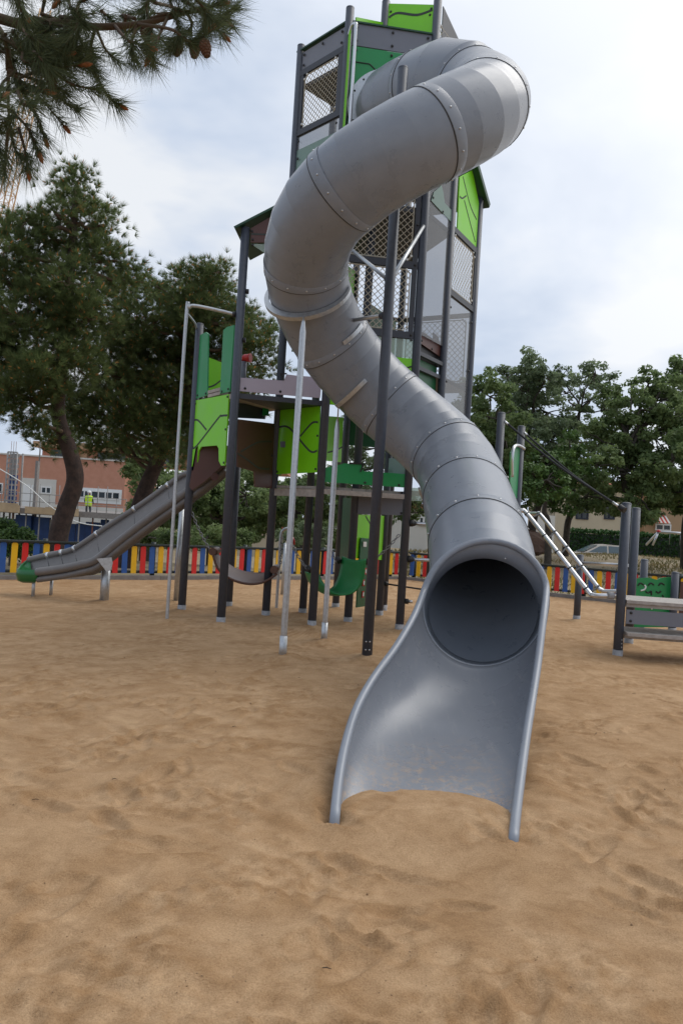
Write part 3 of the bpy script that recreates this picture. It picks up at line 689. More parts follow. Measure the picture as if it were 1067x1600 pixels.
# ---- left module: A, B, C, E
panel(TOW, A, B, [(306,626),(358.7,616),(352,727.5),(346.5,727.5),(343,720),(342.8,701),(340,696),(315.6,698),(311.5,705),(309.6,722),(306,729),(299,729)], 'lime',
      bolts=[(307,631),(357,620),(303,679),(354,671),(300,727),(351,723)], grooves=[[(304,657),(311,657),(324,672)],[(302.5,698),(308,697.5),(342,654),(347.5,650),(357,649)]], label='lime panel with an arched cut-out at its foot', gw=.024)
panel(TOW, A, B, [(308,532),(313,524),(323,519),(326.6,522),(325,617),(307.6,623)], 'green', bolts=[(310,618),(323,615),(312,531)])
panel(TOW, A, B, [(350,516),(356,511),(367,508),(360,612),(345,615)], 'green', bolts=[(348,612),(358,608)])
panel(TOW, A, B2, [(322,557),(350,568),(347,609),(320,611)], 'lime', grooves=[[(325,605),(334,602),(345,594)]])
for q0, q1 in (((326,613),(345,608)), ((326,619),(345,614))):
    (s0, z0), (s1, z1) = PL(A, B, *q0), PL(A, B, *q1); u, n = frame_of(A, B); o = Vector((A[0], A[1], 0))
    bar(TOW, o+u*s0+Vector((0,0,z0))-n*.05, o+u*s1+Vector((0,0,z1))-n*.05, .04, .12, 'wood', 'deck_plank')
# lilac board B-E
panel(TOW, B, E, [(374,590),(443.5,595),(447.6,585),(463,587),(503,590),(500,622),(373,611)], 'lilac', bolts=[(383,607),(438,612),(470,615)], label='lilac-grey board across the front under the roof')
panel(TOW, B, E, [(437,584),(448,583),(448,585),(441,586),(444,593),(441,594)], 'black', off=.012, th=.02, name='edge_trim')
panel(TOW, B, C, [(372,655),(428,662),(424,763),(398,761),(397,737),(370,729)], 'brown', bolts=[(425,666),(424,712)], grooves=[[(375,706),(400,692),(412,690),(424,690)],[(370,708),(388,720),(403,731),(420,733)]])
panel(TOW, B, C, [(373,628),(430,634),(429,655),(372,652)], 'frame', off=-.15)
panel(TOW, B, C, [(422,633),(430,634),(429,650),(421,649)], 'green', off=-.1)
dz = hz(B, C, (395, 622))
deck([A, B, C, B2], dz, .06, 'wood'); deck([B, E, C], dz, .06, 'frame')
panel(TOW, C, E, [(438,636),(501,627),(496,738),(432,741)], 'lime', bolts=[(439,640),(499,632),(434,737),(494,733),(497,681)], grooves=[[(437,667.5),(453.5,669),(484,704),(496.6,704)],[(470,682),(488,661.5),(498,660)]], gw=.024)
panel(TOW, C, E, [(440,690),(447,690),(447,699),(440,699)], 'grey', off=.015, th=.01, name='notice_plate')
# lower deck
zl = hz(E, J, (570, 764))
for k in range(6):
    t0, t1 = k/6+.008, (k+1)/6-.008
    a0 = Vector(C).lerp(Vector(Gp), t0); a1 = Vector(C).lerp(Vector(Gp), t1); b0 = Vector(E).lerp(Vector(J), t0); b1 = Vector(E).lerp(Vector(J), t1)
    sh = Vector((.03, .06)); slab([(*(b0+sh), zl), (*(b1+sh), zl), (*a1, zl), (*a0, zl)], (0,0,1), .035, 'deck_plank', 'wood')
bar(TOW, (C[0], C[1], zl-.09), (E[0], E[1], zl-.09), .09, .04, 'wood', 'deck_beam'); bar(TOW, (E[0], E[1], zl-.065), (J[0], J[1], zl-.065), .06, .05, 'wood', 'deck_beam')
panel(TOW, E, J, [(507.6,731),(533.7,725.5),(536,724),(567.5,725.5),(567.5,736),(635,741),(634,762),(506.6,753)], 'green', bolts=[(570,754),(623,758)], label='low green board along the lower deck')
panel(TOW, E, J, [(545,722.5),(568,724),(567,732),(563,738),(561.5,737),(565,730),(565,726),(545,725)], 'black', off=.014, th=.016, name='edge_trim')
panel(TOW, D, Fp, [(510,650),(536,652),(532,722),(509,720)], 'lime', grooves=[[(511,707),(525,703),(534,698)]])
panel(TOW, Gp, J, [(557,767),(632,768),(630,805),(555,803)], 'grey', th=.015, bolts=[(628,770),(627,802)])
panel(TOW, Gp, I, [(556,804),(600,806),(597,875),(553,872)], 'lime', grooves=[[(570,806),(578,820)]])
panel(TOW, Gp, I, [(560,840),(580,842),(577,945),(553,949)], 'dgreen', off=.03, label='green activity panel with small red and white picture tiles')
mb = MB(); mb2 = MB(); u, n = frame_of(Gp, I); o = Vector((Gp[0], Gp[1], 0))+n*.045
for (px, py) in ((566,892),(574,891),(563,910),(571,909),(562,928),(570,927)):
    s, z = PL(Gp, I, px, py); mb.box(o+u*s+Vector((0,0,z)), (.055, .012, .085), (u, n, Vector((0,0,1)))); mb2.box(o+u*s+n*.007+Vector((0,0,z)), (.034, .006, .05), (u, n, Vector((0,0,1))))
ap = mb.build('picture_tiles', 'red', TOW); tag(ap, kind='stuff'); tag(mb2.build('picture_faces', 'white', ap), kind='stuff')
panel(TOW, Gp, I, [(562,846),(567,846),(567,854),(562,854)], 'white', off=.05, th=.008, name='notice_plate')
panel(TOW, Fp, Gp, [(537,778),(550,778),(545,880),(531,880)], 'dgreen')
panel(TOW, Gp, J, [(608,716),(640,716),(640,742),(606,740)], 'frost', th=.008, name='window')
# green landing board and rail stubs towards the right
Rx1 = P(783, 646, 10.0); Rx2 = P(814.5, 667, 10.9); R1 = (Rx1.x, Rx1.y); R2 = (Rx2.x, Rx2.y)
post(TOW, R1, Rx1.z); post(TOW, R2, Rx2.z)
panel(TOW, R1, R2, [(797,708),(801,700),(806,698),(814,703),(811,778),(795,779)], 'green', bolts=[(799,711),(812,707),(808,777)], label='green side board at the top of the ladder')
panel(TOW, R1, R2, [(784,700),(795,700),(793,790),(780,790)], 'lime', off=-.35)
def polyt(pts, r, name, m, n=8, parent=None, sm=5):
    return MB().tube(catmull(pts, sm) if len(pts) > 2 else pts, r, n).build(name, m, parent or TOW)
u, n = frame_of(R1, R2); 
polyt([on(R1, R2, 794, 745, .05), on(R1, R2, 794, 715, .05), on(R1, R2, 797, 699, .05), on(R1, R2, 804, 696, .05), on(R1, R2, 813, 701, .05)], .022, 'grab_rail', 'alu')
bar(TOW, (I[0], I[1], 2.05), (R1[0], R1[1], 2.05), .05, .05, 'alu', 'side_rail')
deck([J, R1, R2, L_], zl+.02, .06, 'wood')
panel(TOW, J, R1, [(640,762),(668,763),(668,784),(640,782)], 'mist', name='window', th=.01)
for py in (817, 873):
    z = ZAT(J, py); a = (J[0]+.05, J[1], z); MB().tube([a, (a[0]+.03, a[1], z), (a[0]+.07, a[1], z)], [.045, .045, .03], 10).build('rail_knob', 'black', TOW); MB().tube([(a[0]+.07, a[1], z), (a[0]+1.1, a[1]+.1, z)], .022, 10).build('step_bar', 'alu', TOW)
z = ZAT(J, 939); MB().tube([(J[0]+.05, J[1], z), (J[0]+.09, J[1], z)], .034, 10).build('rail_knob', 'black', TOW); MB().tube([(J[0]+.09, J[1], z), (J[0]+.14, J[1]-.02, z)], .02, 8).build('rail_pin', 'bolt', TOW)
z = ZAT(I, 912); MB().tube([(I[0]+.05, I[1], z), (I[0]+.1, I[1], z)], .034, 10).build('rail_knob', 'black', TOW); polyt([(I[0]+.1, I[1], z), (I[0]+.9, I[1]-.1, z-.05), (I[0]+1.7, I[1]-.2, z+.02)], .012, 'climbing_rope', 'rope')
# ---- little gable roof over B-C-E with brown gable board
pk = on(B, E, 452, 322, .0); b0 = Vector((B[0], B[1], ZAT(B, 357))); e0 = Vector((2*pk.x-b0.x, 2*pk.y-b0.y, b0.z)); back = Vector((.05, 1.05, 0))
for a, sgn in ((b0, -1), (e0, 1)):
    low = a+Vector((sgn*.13, 0, -.02)); fr = Vector((0, -.10, 0))
    nr = ((low-pk).cross(back)).normalized(); nr = nr if nr.z > 0 else -nr
    slab([low+fr, pk+fr+Vector((0,0,.06)), pk+back+Vector((0,0,.06)), low+back], nr, .025, 'roof_board', 'roofg')
panel(TOW, B, E, [(392,357),(437,331),(452,324),(500,352),(500,380),(392,379)], 'brown', bolts=[(395,375),(394,362)], grooves=[[(392,366),(420,367)]])
panel(TOW, B, E, [(392,381),(420,382),(413,395)], 'mist', th=.006, name='corner_brace', bolts=[(395,383)])
for py in (455, 531):
    z = ZAT(B, py); MB().tube([(B[0]+.05, B[1], z), (B[0]+.085, B[1], z)], .03, 10).build('rail_knob', 'black', TOW)
# viewing telescope on the left deck
t = on(A, C, 378, 590); hd = on(A, C, 384, 562)
MB().tube([t-Vector((0,0,.15)), (t.x, t.y, hd.z-.03)], .055, 12).build('telescope_stand', 'grey', TOW)
MB().tube([hd+Vector((-.05,.0,0)), hd+Vector((.0,-.02,.02)), hd+Vector((.035,-.03,.02)), hd+Vector((.07,-.04,.02))], [.035, .05, .05, .062], 12).build('telescope', 'red', TOW)

# ================================================================== fireman's pole on the left
fp = G(261, 971); FPOLE = thing('sliding_pole', (fp.x, fp.y, 0), 'thin steel sliding pole bent over at the top, left of the lime panel', 'pole')
ztp = ZAT(fp, 478); Bz = ZAT(B, 492)
MB().tube(catmull([(fp.x, fp.y, -.1), (fp.x, fp.y, 1.5), (fp.x, fp.y, ztp-.15), (fp.x+.03, fp.y+.0, ztp-.02), Vector((fp.x+.12, fp.y, ztp+.005)), Vector((fp.x, fp.y, ztp)).lerp(Vector((B[0], B[1], Bz)), .8)+Vector((0,0,.0)), (B[0]-.09, B[1], Bz)], 8), .021, 10).build('bent_pole', 'galv', FPOLE)
MB().tube([(B[0]-.09, B[1], Bz), (B[0]-.05, B[1], Bz)], .034, 10).build('pole_clamp', 'black', FPOLE)
MB().tube(catmull([(fp.x+.01, fp.y, ztp-.09), Vector((fp.x, fp.y, ztp)).lerp(Vector((A[0], A[1], ZAT(A, 514))), .6)+Vector((0,0,-.03)), (A[0]-.04, A[1], ZAT(A, 514))], 6), .013, 8).build('stay_rod', 'galv', FPOLE)
# ================================================================== THE TUBE SLIDE
Hg = G(573, 1027); H = (Hg.x, Hg.y); RT = .415; RH = .84
TUB = thing('tube_slide', (H[0], H[1], 0), 'big grey spiral tube slide with open flared chute ending in the sand', 'tube slide')
def hp(th, z):
    a = math.radians(th); return Vector((H[0]+RH*math.cos(a), H[1]+RH*math.sin(a), z))
zk = {}
def zpix(px, py, th): return P(px, py, H[1]+RH*math.sin(math.radians(th))).z
zk = [(50, zpix(730, 128, 50)), (0, zpix(763, 158, 0)), (-90, zpix(620, 240, -90)), (-180, zpix(474, 402, -180)), (-270, zpix(600, 622, -270)), (-345, zpix(735, 735, -345))]
zth = [k[0] for k in zk][::-1]; zzz = [k[1] for k in zk][::-1]
ctrl = []
fl = on(E, J, 606, 176, .02); uE, nE = frame_of(E, J)
ctrl += [fl, fl+nE*.32+Vector((.04, 0, -.03)), ]
for th in range(50, -346, -15): ctrl.append(hp(th, float(np.interp(th, zth, zzz))))
# smooth the heights
for _ in range(6):
    zs = [c.z for c in ctrl]
    for i in range(3, len(ctrl)-1): ctrl[i].z = (zs[i-1]+2*zs[i]+zs[i+1])/4
SEAM = P(754, 955, 5.72)
MOUTH = P(758, 941, 5.50)
last = ctrl[-1]
ctrl += [Vector((last.x+.045, last.y-.36, last.z-.22)), P(751, 868, 6.30), SEAM]
path = catmull(ctrl, 14)
acc = [0.0]
for a, b in zip(path[:-1], path[1:]): acc.append(acc[-1]+(b-a).length)
TL = acc[-1]
def at_s(s):
    s = max(0, min(TL, s)); i = min(int(np.searchsorted(acc, s)), len(path)-1)
    if i == 0: return path[0].copy()
    k = (s-acc[i-1])/max(1e-6, acc[i]-acc[i-1]); return path[i-1].lerp(path[i], k)
def fr_s(s):
    t = (at_s(s+.06)-at_s(s-.06)).normalized()
    k = max(0, min(1, (s-(TL-.45))/.45)); t = t.lerp(Vector((-.10, -.96, -.20)).normalized(), k*k*(3-2*k)).normalized()
    x = t.cross(Vector((0,0,1))).normalized(); y = x.cross(t); return at_s(s), t, x, y
def ringpts(s, r, n=56, a0=0, a1=2*math.pi, closed=True):
    p, t, x, y = fr_s(s); m = n if closed else n+1
    return [p+(x*math.cos(a0+(a1-a0)*k/n)+y*math.sin(a0+(a1-a0)*k/n))*r for k in range(m)]
def ringband(mb, s_list, r_list, n=56, smooth=True):
    b = len(mb.v)
    for s, r in zip(s_list, r_list): mb.v += [tuple(v) for v in ringpts(s, r, n)]
    for i in range(len(s_list)-1):
        for k in range(n):
            mb.f.append((b+i*n+k, b+i*n+(k+1) % n, b+(i+1)*n+(k+1) % n, b+(i+1)*n+k)); mb.sm.append(smooth)
nsec = max(1, round((TL-.9)/.93)); seams = [TL-.9-(nsec-k)*(TL-.9)/nsec for k in range(nsec+1)]+[TL]
for i, (s0, s1) in enumerate(zip(seams[:-1], seams[1:])):
    mb = MB(); nseg = 4
    for k in range(nseg):
        a, b = s0+(s1-s0)*k/nseg, s0+(s1-s0)*(k+1)/nseg
        ringband(mb, [a, b], [RT, RT]); ringband(mb, [b, a], [RT-.012, RT-.012])
    sec = mb.build('tube_section', 'tube', TUB)
    # flange band, dark joint and bolts at the lower end of each section
    if i < nsec:
        mb = MB(); ringband(mb, [s1-.085, s1-.08, s1-.003], [RT, RT+.004, RT+.005]); mb.build('flange', 'tube', sec)
        mb = MB(); ringband(mb, [s1-.004, s1-.003, s1+.004, s1+.006], [RT, RT+.0055, RT+.0055, RT]); mb.build('joint', 'seam', sec)
        mb = MB(); p, t, x, y = fr_s(s1-.043)
        for k in range(14):
            a = 2*math.pi*(k+.5*(i % 2))/14+.1; d = x*math.cos(a)+y*math.sin(a); mb.dome(p+d*(RT+.004), d, .010, .007, 7)
        tag(mb.build('bolts', 'bolt', sec), kind='stuff')
# start flange on the tower
mb = MB(); p, t, x, y = fr_s(0.0)
mb.tube([fl-nE*.012, fl+nE*.035], RT+.10, 48); mb.build('start_flange', 'galv', TUB)
mb = MB()
for k in range(16):
    a = 2*math.pi*k/16; mb.dome(fl+nE*.036+(uE*math.cos(a)+Vector((0,0,1))*math.sin(a))*(RT+.06), nE, .013, .01, 7)
tag(mb.build('bolts', 'dbolt', TUB), kind='stuff')
# ---- exit chute
pS, tS, xS, yS = fr_s(TL)
nA = 64
cl = [(a+b)/2 for a, b in zip(RIM_L, RIM_R)]
RL = catmull(RIM_L, 6); RR = catmull(RIM_R, 6); nr = len(RL)
fz = np.interp(np.linspace(0, 7, nr), range(8), FLOOR_Z)
# smooth floor
for _ in range(8): fz[1:-1] = (fz[:-2]+2*fz[1:-1]+fz[2:])/4
secs = []
MR = .445; nfr = (RL[0]-RR[0]).normalized(); wd0 = (RR[0]-RL[0])
mx_ = wd0.normalized(); tilt = Vector((0, -.30, 0)) 
mcen = MOUTH
half0 = wd0.length/2
PH0 = math.radians(104)
def mouth_pt(phi, r=MR):            # phi from the bottom, + to the right
    up = Vector((0, .22, 1)).normalized()
    return mcen+mx_*(math.sin(phi)*r)-up*(math.cos(phi)*r)
def seam_pt(phi, r=RT-.006):
    x = xS if xS.x > 0 else -xS
    return pS+x*(math.sin(phi)*r)-yS*(math.cos(phi)*r) if yS.z > 0 else pS+x*(math.sin(phi)*r)+yS*(math.cos(phi)*r)
rows = []
ns = 44
for i in range(nr):
    l, r = RL[i], RR[i]; mid = (l+r)/2; hw = (r-l)/2; bot = Vector((mid.x, mid.y, fz[i])); row = []
    f = i/(nr-1); ph = math.radians(90)
    for k in range(ns+1):
        s = -1+2*k/ns; a = s*ph
        base = mid+hw*(math.sin(a)/math.sin(ph)); zr = l.z+(r.z-l.z)*(k/ns)
        z = fz[i]+(zr-fz[i])*(1-math.cos(a))**(1.05+.6*f)
        q = Vector((base.x, base.y, z))
        # near the mouth follow the round tube
        g = max(0, 1-i/13.0); g = g*g*(3-2*g)
        if g > 0:
            c = mouth_pt(s*PH0); c = c+(Vector((0, l.y-RL[0].y, 0)))+Vector((mid.x-(RL[0].x+RR[0].x)/2, 0, fz[i]-fz[0]))
            q = q.lerp(c, g)
        row.append(q)
    rows.append(row)
mb = MB(); V = [q for row in rows for q in row]; W_ = ns+1
fs = [(i*W_+k, i*W_+k+1, (i+1)*W_+k+1, (i+1)*W_+k) for i in range(nr-1) for k in range(ns)]
mb.add(V, fs, True)
ch = mb.build('exit_chute', 'chute', TUB); md = ch.modifiers.new('thickness', 'SOLIDIFY'); md.thickness = .012; md.offset = 0
ch['label'] = 'open flared grey chute at the bottom of the tube'
# hood between the last tube section and the chute
mb = MB(); n = 72
h0 = [seam_pt(2*math.pi*k/n-math.pi, RT-.014) for k in range(n)]; h1 = [seam_pt(2*math.pi*k/n-math.pi, RT+.004).lerp(mouth_pt(2*math.pi*k/n-math.pi, MR), .45) for k in range(n)]; h2 = [mouth_pt(2*math.pi*k/n-math.pi) for k in range(n)]
mb.add(h0+h1+h2, [(j*n+k, j*n+(k+1) % n, (j+1)*n+(k+1) % n, (j+1)*n+k) for j in range(2) for k in range(n)], True)
hd_ = mb.build('hood', 'tube', TUB); md = hd_.modifiers.new('thickness', 'SOLIDIFY'); md.thickness = .016; md.offset = 0
mb = MB(); ringband(mb, [TL-.012, TL-.011, TL+.0], [RT-.012, RT-.015, RT-.015]); mb.build('joint', 'tube', hd_)
mb = MB()
for k in range(9):
    a = math.radians(110+k*17.5); q = seam_pt(a, RT+.012); mb.dome(q, (q-pS), .012, .012, 7)
tag(mb.build('bolts', 'bolt', hd_), kind='stuff')
# rolled rim
lrim = [row[0] for row in rows]; rrim = [row[-1] for row in rows]
arch = [mouth_pt(math.radians(a)) for a in range(-112, -249, -8)]
arch = [mouth_pt(math.radians(-a)) for a in range(112, 249, 8)]
pts = list(reversed(lrim))+arch+rrim
pts = [p_ for i, p_ in enumerate(pts) if i == 0 or (p_-pts[i-1]).length > .004]
for _ in range(2): pts = [pts[0]]+[(pts[i-1]+pts[i]*2+pts[i+1])/4 for i in range(1, len(pts)-1)]+[pts[-1]]
pts = [pts[0]+Vector((-.01,-.03,-.22))]+pts+[pts[-1]+Vector((-.01,-.03,-.22))]
MB().tube(pts, .024, 14).build('rolled_rim', 'tube', TUB)
mb = MB()
for (px, py, Y) in ((628,1067,4.75),(651,1100,4.55),(734,1124,4.4)):
    q = G(px, py, .14); mb.dome(q, (0,-.5,1), .008, .006, 6)

# ---- supports: tall middle post, arms, galvanised legs and clamps
hz_top = ZAT(H, 107)
post(TUB, H, hz_top, foot=False)
tb = MB()
for z in (.08, .16):
    for a in (-70, -110): tb.dome((H[0]+.052*math.cos(math.radians(a)), H[1]+.052*math.sin(math.radians(a)), z), (math.cos(math.radians(a)), math.sin(math.radians(a)), 0), .009, .006, 6)
tag(tb.build('bolts', 'bolt', TUB), kind='stuff')
def nearest_s(px, py, lo=0, hi=1e9):
    best = None
    for k in range(600):
        s = TL*k/599
        if s < lo or s > hi: continue
        q = proj(at_s(s)); d = (q[0]-px)**2+(q[1]-py)**2
        if best is None or d < best[0]: best = (d, s)
    return best[1]
sup_s = nearest_s(476, 455, TL*.3, TL*.72)
p, t, x, y = fr_s(sup_s)
def crescent(s, amid, span, h0, name='clamp'):
    p, t, x, y = fr_s(s); V = []; fs = []; n = 30
    for k in range(n+1):
        a = amid-span/2+span*k/n; d = x*math.cos(a)+y*math.sin(a); ro = RT+.016+h0*math.sin(math.pi*k/n)**.8+.006
        for r, w_ in ((RT+.008, -.022), (RT+.008, .022), (ro, .022), (ro, -.022)): V.append(p+d*r+t*w_)
    for k in range(n):
        for j in range(4): fs.append((4*k+j, 4*k+(j+1) % 4, 4*k+4+(j+1) % 4, 4*k+4+j))
    fs += [(0,1,2,3), (4*n+3, 4*n+2, 4*n+1, 4*n)]
    return MB().add(V, fs).build(name, 'galv', TUB)
# direction of the clamp: outward, down and to the viewer
def ang_of(s, dirv):
    p, t, x, y = fr_s(s); return math.atan2(dirv.dot(y), dirv.dot(x))
out = Vector((p.x-H[0], p.y-H[1], 0)).normalized()
crescent(sup_s, ang_of(sup_s, Vector((-.25, -.75, -.55))), math.radians(190), .06)
def leg(base, top, r=.031):
    base = Vector(base); top = Vector(top); d = (top-base).normalized()
    o = MB().tube([base-Vector((0,0,.1)), base+d*.25, top-d*.12, top-d*.02, top], [r, r, r, r*.55, r*.35], 12).build('support_leg', 'galv', TUB)
    MB().tube([base-Vector((0,0,.05)), base+d*.20], r+.006, 12).build('leg_sleeve', 'galv', o)
b1 = G(441.5, 1026); top1 = Vector((b1.x, b1.y, ZAT(b1, 500))); leg(b1, top1)
a1 = p+(x*math.cos(ang_of(sup_s, Vector((-.1,-.8,-.6))))+y*math.sin(ang_of(sup_s, Vector((-.1,-.8,-.6)))))*(RT+.05)
bar(TUB, top1-Vector((0,0,.02)), a1, .04, .012, 'galv', 'bracket')
b2 = G(506, 1001); top2 = Vector((b2.x, b2.y, ZAT(b2, 655))); leg(b2, top2, .029)
s2 = nearest_s(558, 600, TL*.5, TL*.85); p2, t2, x2, y2 = fr_s(s2)
crescent(s2, ang_of(s2, Vector((-.3, -.75, -.75))), math.radians(75), .03)
k2 = ang_of(s2, Vector((-.45,-.35,-1))); q2 = p2+(x2*math.cos(k2)+y2*math.sin(k2))*(RT+.02)
bar(TUB, top2-Vector((0,0,.01)), q2, .05, .014, 'galv', 'bracket')
s3 = nearest_s(512, 505, TL*.4, TL*.75)
for sA, dv, nm in ((s3+.12, Vector((.3, -.9, .2)), 'strap'), (nearest_s(655, 770, TL*.6), Vector((-.7, -.1, -.7)), 'strap')):
    crescent(sA, ang_of(sA, dv), math.radians(42), .004, nm)
# arms from the middle post
za = ZAT(H, 492); sa = nearest_s(535, 492, TL*.4, TL*.75); pa = at_s(sa)
dA = (Vector((H[0], H[1], za))-pa).normalized(); 
MB().tube([pa+dA*(RT-.01), Vector((H[0], H[1], za))-dA*.05], .02, 10).build('support_arm', 'galv', TUB)
MB().tube([Vector((H[0], H[1], za))-dA*.09, Vector((H[0], H[1], za))-dA*.045], .034, 12).build('arm_collar', 'post', TUB)
zb_ = ZAT(H, 440); hb = Vector((H[0], H[1], zb_))
tj = Vector((J[0], J[1], ZAT(J, 352))); te = Vector((E[0], E[1], ZAT(E, 385)+.12))
for q in (tj, te):
    d = (q-hb).normalized(); MB().tube([hb+d*.08, q-d*.05], .021, 10).build('support_arm', 'galv', TUB)
    MB().tube([hb+d*.045, hb+d*.10], .034, 12).build('arm_collar', 'post', TUB)
zc = ZAT(H, 152); hc = Vector((H[0], H[1], zc)); sc_ = nearest_s(665, 165, 0, TL*.4); pc = at_s(sc_); dc = (pc-hc).normalized()
MB().tube([hc+dc*.05, hc+dc*.075, hc+dc*.11, hc+dc*.115, pc-dc*RT*.96], [.036, .036, .03, .016, .016], 10).build('support_arm', 'galv', TUB)
# ================================================================== the open slide on the left
far_px = [(345,700,10.75),(300,737,10.80),(282,745,10.85),(225,786,10.95),(170,822,11.05),(128,851,11.15),(108,861,11.2),(75,868,11.22),(45,875,11.25)]
near_px = [(352,722,10.25),(330,741,10.3),(300,763,10.32),(232,811,10.42),(180,851,10.55),(150,875,10.6),(128,882,10.65),(95,889,10.7),(58,894,10.75)]
OS0 = G(163, 940)
OPS = thing('open_slide', (OS0.x, OS0.y, 0), 'grey open trough slide with green end piece running down to the left', 'slide')
fr_ = catmull([P(*q) for q in far_px], 8); nr_ = catmull([P(*q) for q in near_px], 8); m_ = len(fr_)
MB().tube(fr_, .046, 12).build('side_rail', 'sgrey', OPS); MB().tube(nr_, .056, 12).build('side_rail', 'sgrey', OPS); MB().tube([q_+Vector((.01,.02,-.10)) for q_ in nr_], .045, 10).build('side_rib', 'sgrey', OPS)
def bedpt(i, s):
    f, n = fr_[i], nr_[i]; q = f.lerp(n, s); return q+Vector((0,0,-.17*math.sin(math.pi*s)**.6-.01))
ns_ = 14; mb = MB()
mb.add([bedpt(i, k/ns_) for i in range(m_) for k in range(ns_+1)], [(i*(ns_+1)+k, i*(ns_+1)+k+1, (i+1)*(ns_+1)+k+1, (i+1)*(ns_+1)+k) for i in range(m_-1) for k in range(ns_)], True)
bd = mb.build('slide_bed', 'sgrey', OPS); bd.modifiers.new('t', 'SOLIDIFY').thickness = .012
# side wall below the near rail
mb = MB(); sk = [nr_[i]+Vector((0,-.012,-.02)) for i in range(m_)]+[nr_[i]+Vector((.02,.05,-.19+.08*max(0, (i/(m_-1)-.6)/.4))) for i in range(m_)]
mb.add(sk, [(i, i+1, m_+i+1, m_+i) for i in range(m_-1)], True); sw = mb.build('side_wall', 'sgrey', OPS); sw.modifiers.new('t', 'SOLIDIFY').thickness = .014
for fi in (.30, .42, .56, .70, .80, .88):
    i = int(fi*(m_-1)); mb = MB(); pts = [bedpt(i, k/ns_)+Vector((0,0,.008)) for k in range(ns_+1)]
    mb.tube(pts, .010, 6); mb.build('bed_joint', 'seam', OPS)
    d = (fr_[min(i+1, m_-1)]-fr_[i-1]).normalized(); MB().tube([fr_[i]-d*.02, fr_[i]+d*.02], .051, 12).build('rail_clip', 'alu', OPS)
# green end piece
e0, e1 = fr_[-1], nr_[-1]; mb = MB(); md = (e0+e1)/2+Vector((-.17, .02, -.04)); V = []
arc = catmull([e0+Vector((.02,0,.03)), e0.lerp(md, .7)+Vector((-.03,.1,.02)), md, e1.lerp(md, .7)+Vector((-.03,-.1,.0)), e1+Vector((.02,0,.03))], 6)
n = len(arc)
for z, k in ((.0, 1.0), (-.07, 1.04), (-.14, .95), (-.17, .7)):
    for q in arc: V.append((e0+e1)/2+(q-(e0+e1)/2)*k+Vector((0,0,z)))
mb.add(V, [(j*n+i, j*n+i+1, (j+1)*n+i+1, (j+1)*n+i) for j in range(3) for i in range(n-1)], True)
ec = mb.build('end_piece', 'endgreen', OPS); ec.modifiers.new('t', 'SOLIDIFY').thickness = .03
# inner ledge
mb = MB(); V = [q+Vector((0,0,-.02)) for q in arc]+[(e0+e1)/2+Vector((0,0,-.12))]; mb.add(V, [(i, i+1, n) for i in range(n-1)], True); mb.build('end_floor', 'endgreen', OPS)
MB().tube([(OS0.x, OS0.y, -.1), (OS0.x+.0, OS0.y, P(167, 880, OS0.y).z)], .062, 14).build('support_post', 'galv', OPS)
for (px, py, ty) in ((52, 932, 903), (80, 930, 905)):
    q = G(px, py); MB().tube([(q.x, q.y, -.1), (q.x, q.y, ZAT(q, ty-8))], .024, 10).build('foot_post', 'galv', OPS)
q = G(276, 938); MB().tube([(q.x, q.y, -.1), (q.x, q.y, ZAT(q, 790))], .045, 12).build('support_post', 'galv', OPS)
q = P(166, 882, 10.5); mb = MB(); mb.prism([(-.13,.07),(.07,.10),(.09,.02),(.07,-.07),(.02,-.10)], q, Vector((1,0,0)), Vector((0,0,1)), Vector((0,-1,0)), .008); mb.build('bracket_plate', 'galv', OPS)
# brown hood panels at the slide top
br = thing('slide_entry_hood', (B2[0], B2[1], 0), 'brown moulded entry hood between the lime panel and the open slide', 'slide hood')
def pw(px, py, Y): return P(px, py, Y)
sidep = [(296,760),(300,735),(306,700),(318,690),(344,690),(362,700),(362,716),(345,730),(320,752),(300,766)]
for Y, nm in ((10.12, 'hood_side'), (10.62, 'hood_side')):
    mb = MB(); V = [pw(px, py, Y) for px, py in sidep]; c = sum(V, Vector())/len(V); n = len(V)
    V2 = [v+Vector((0,.03,0)) for v in V]
    mb.add(V+V2, [tuple(range(n)), tuple(range(2*n-1, n-1, -1))]+[((i+1) % n, i, n+i, n+(i+1) % n) for i in range(n)]).build(nm, 'brown', br)
mb = MB(); fr1 = [pw(px, py, 10.12) for px, py in sidep[1:6]]; fr2 = [v+Vector((0,.5,0)) for v in fr1]; n = len(fr1)
mb.add(fr1+fr2, [(i, i+1, n+i+1, n+i) for i in range(n-1)]).build('hood_top', 'brown', br).modifiers.new('t', 'SOLIDIFY').thickness = .02
q = pw(336, 745, 10.08); MB().tube([q, q+Vector((-.02,.07,0))], .05, 16).build('hood_boss', 'brown', br)

# ================================================================== hanging seats, talk tube
def chain(root, a, b, sag=.03):
    a, b = Vector(a), Vector(b); L = (b-a).length; n = max(3, int(L/.044)); mb = MB()
    for i in range(n):
        t = (i+.5)/n; q = a.lerp(b, t)-Vector((0,0,sag*math.sin(math.pi*t))); d = (b-a).normalized(); s = d.cross(Vector((0,0,1))).normalized(); o = s if i % 2 else d.cross(s)
        ring = [q+d*(.030*math.cos(k*math.pi/4))+o*(.016*math.sin(k*math.pi/4)) for k in range(9)]
        mb.tube(ring, .0062, 5, False)
    return tag(mb.build('chain', 'chain', root), kind='stuff')
hb_ = thing('hanging_seat', tuple(P(390,905,10.3)), 'curved brown hanging seat slung low between the left tower posts', 'hanging seat')
ea = catmull([P(337,858,10.5), P(350,874,10.5), P(370,888,10.5), P(395,894,10.5), P(420,893,10.5), P(434,884,10.5)], 7)
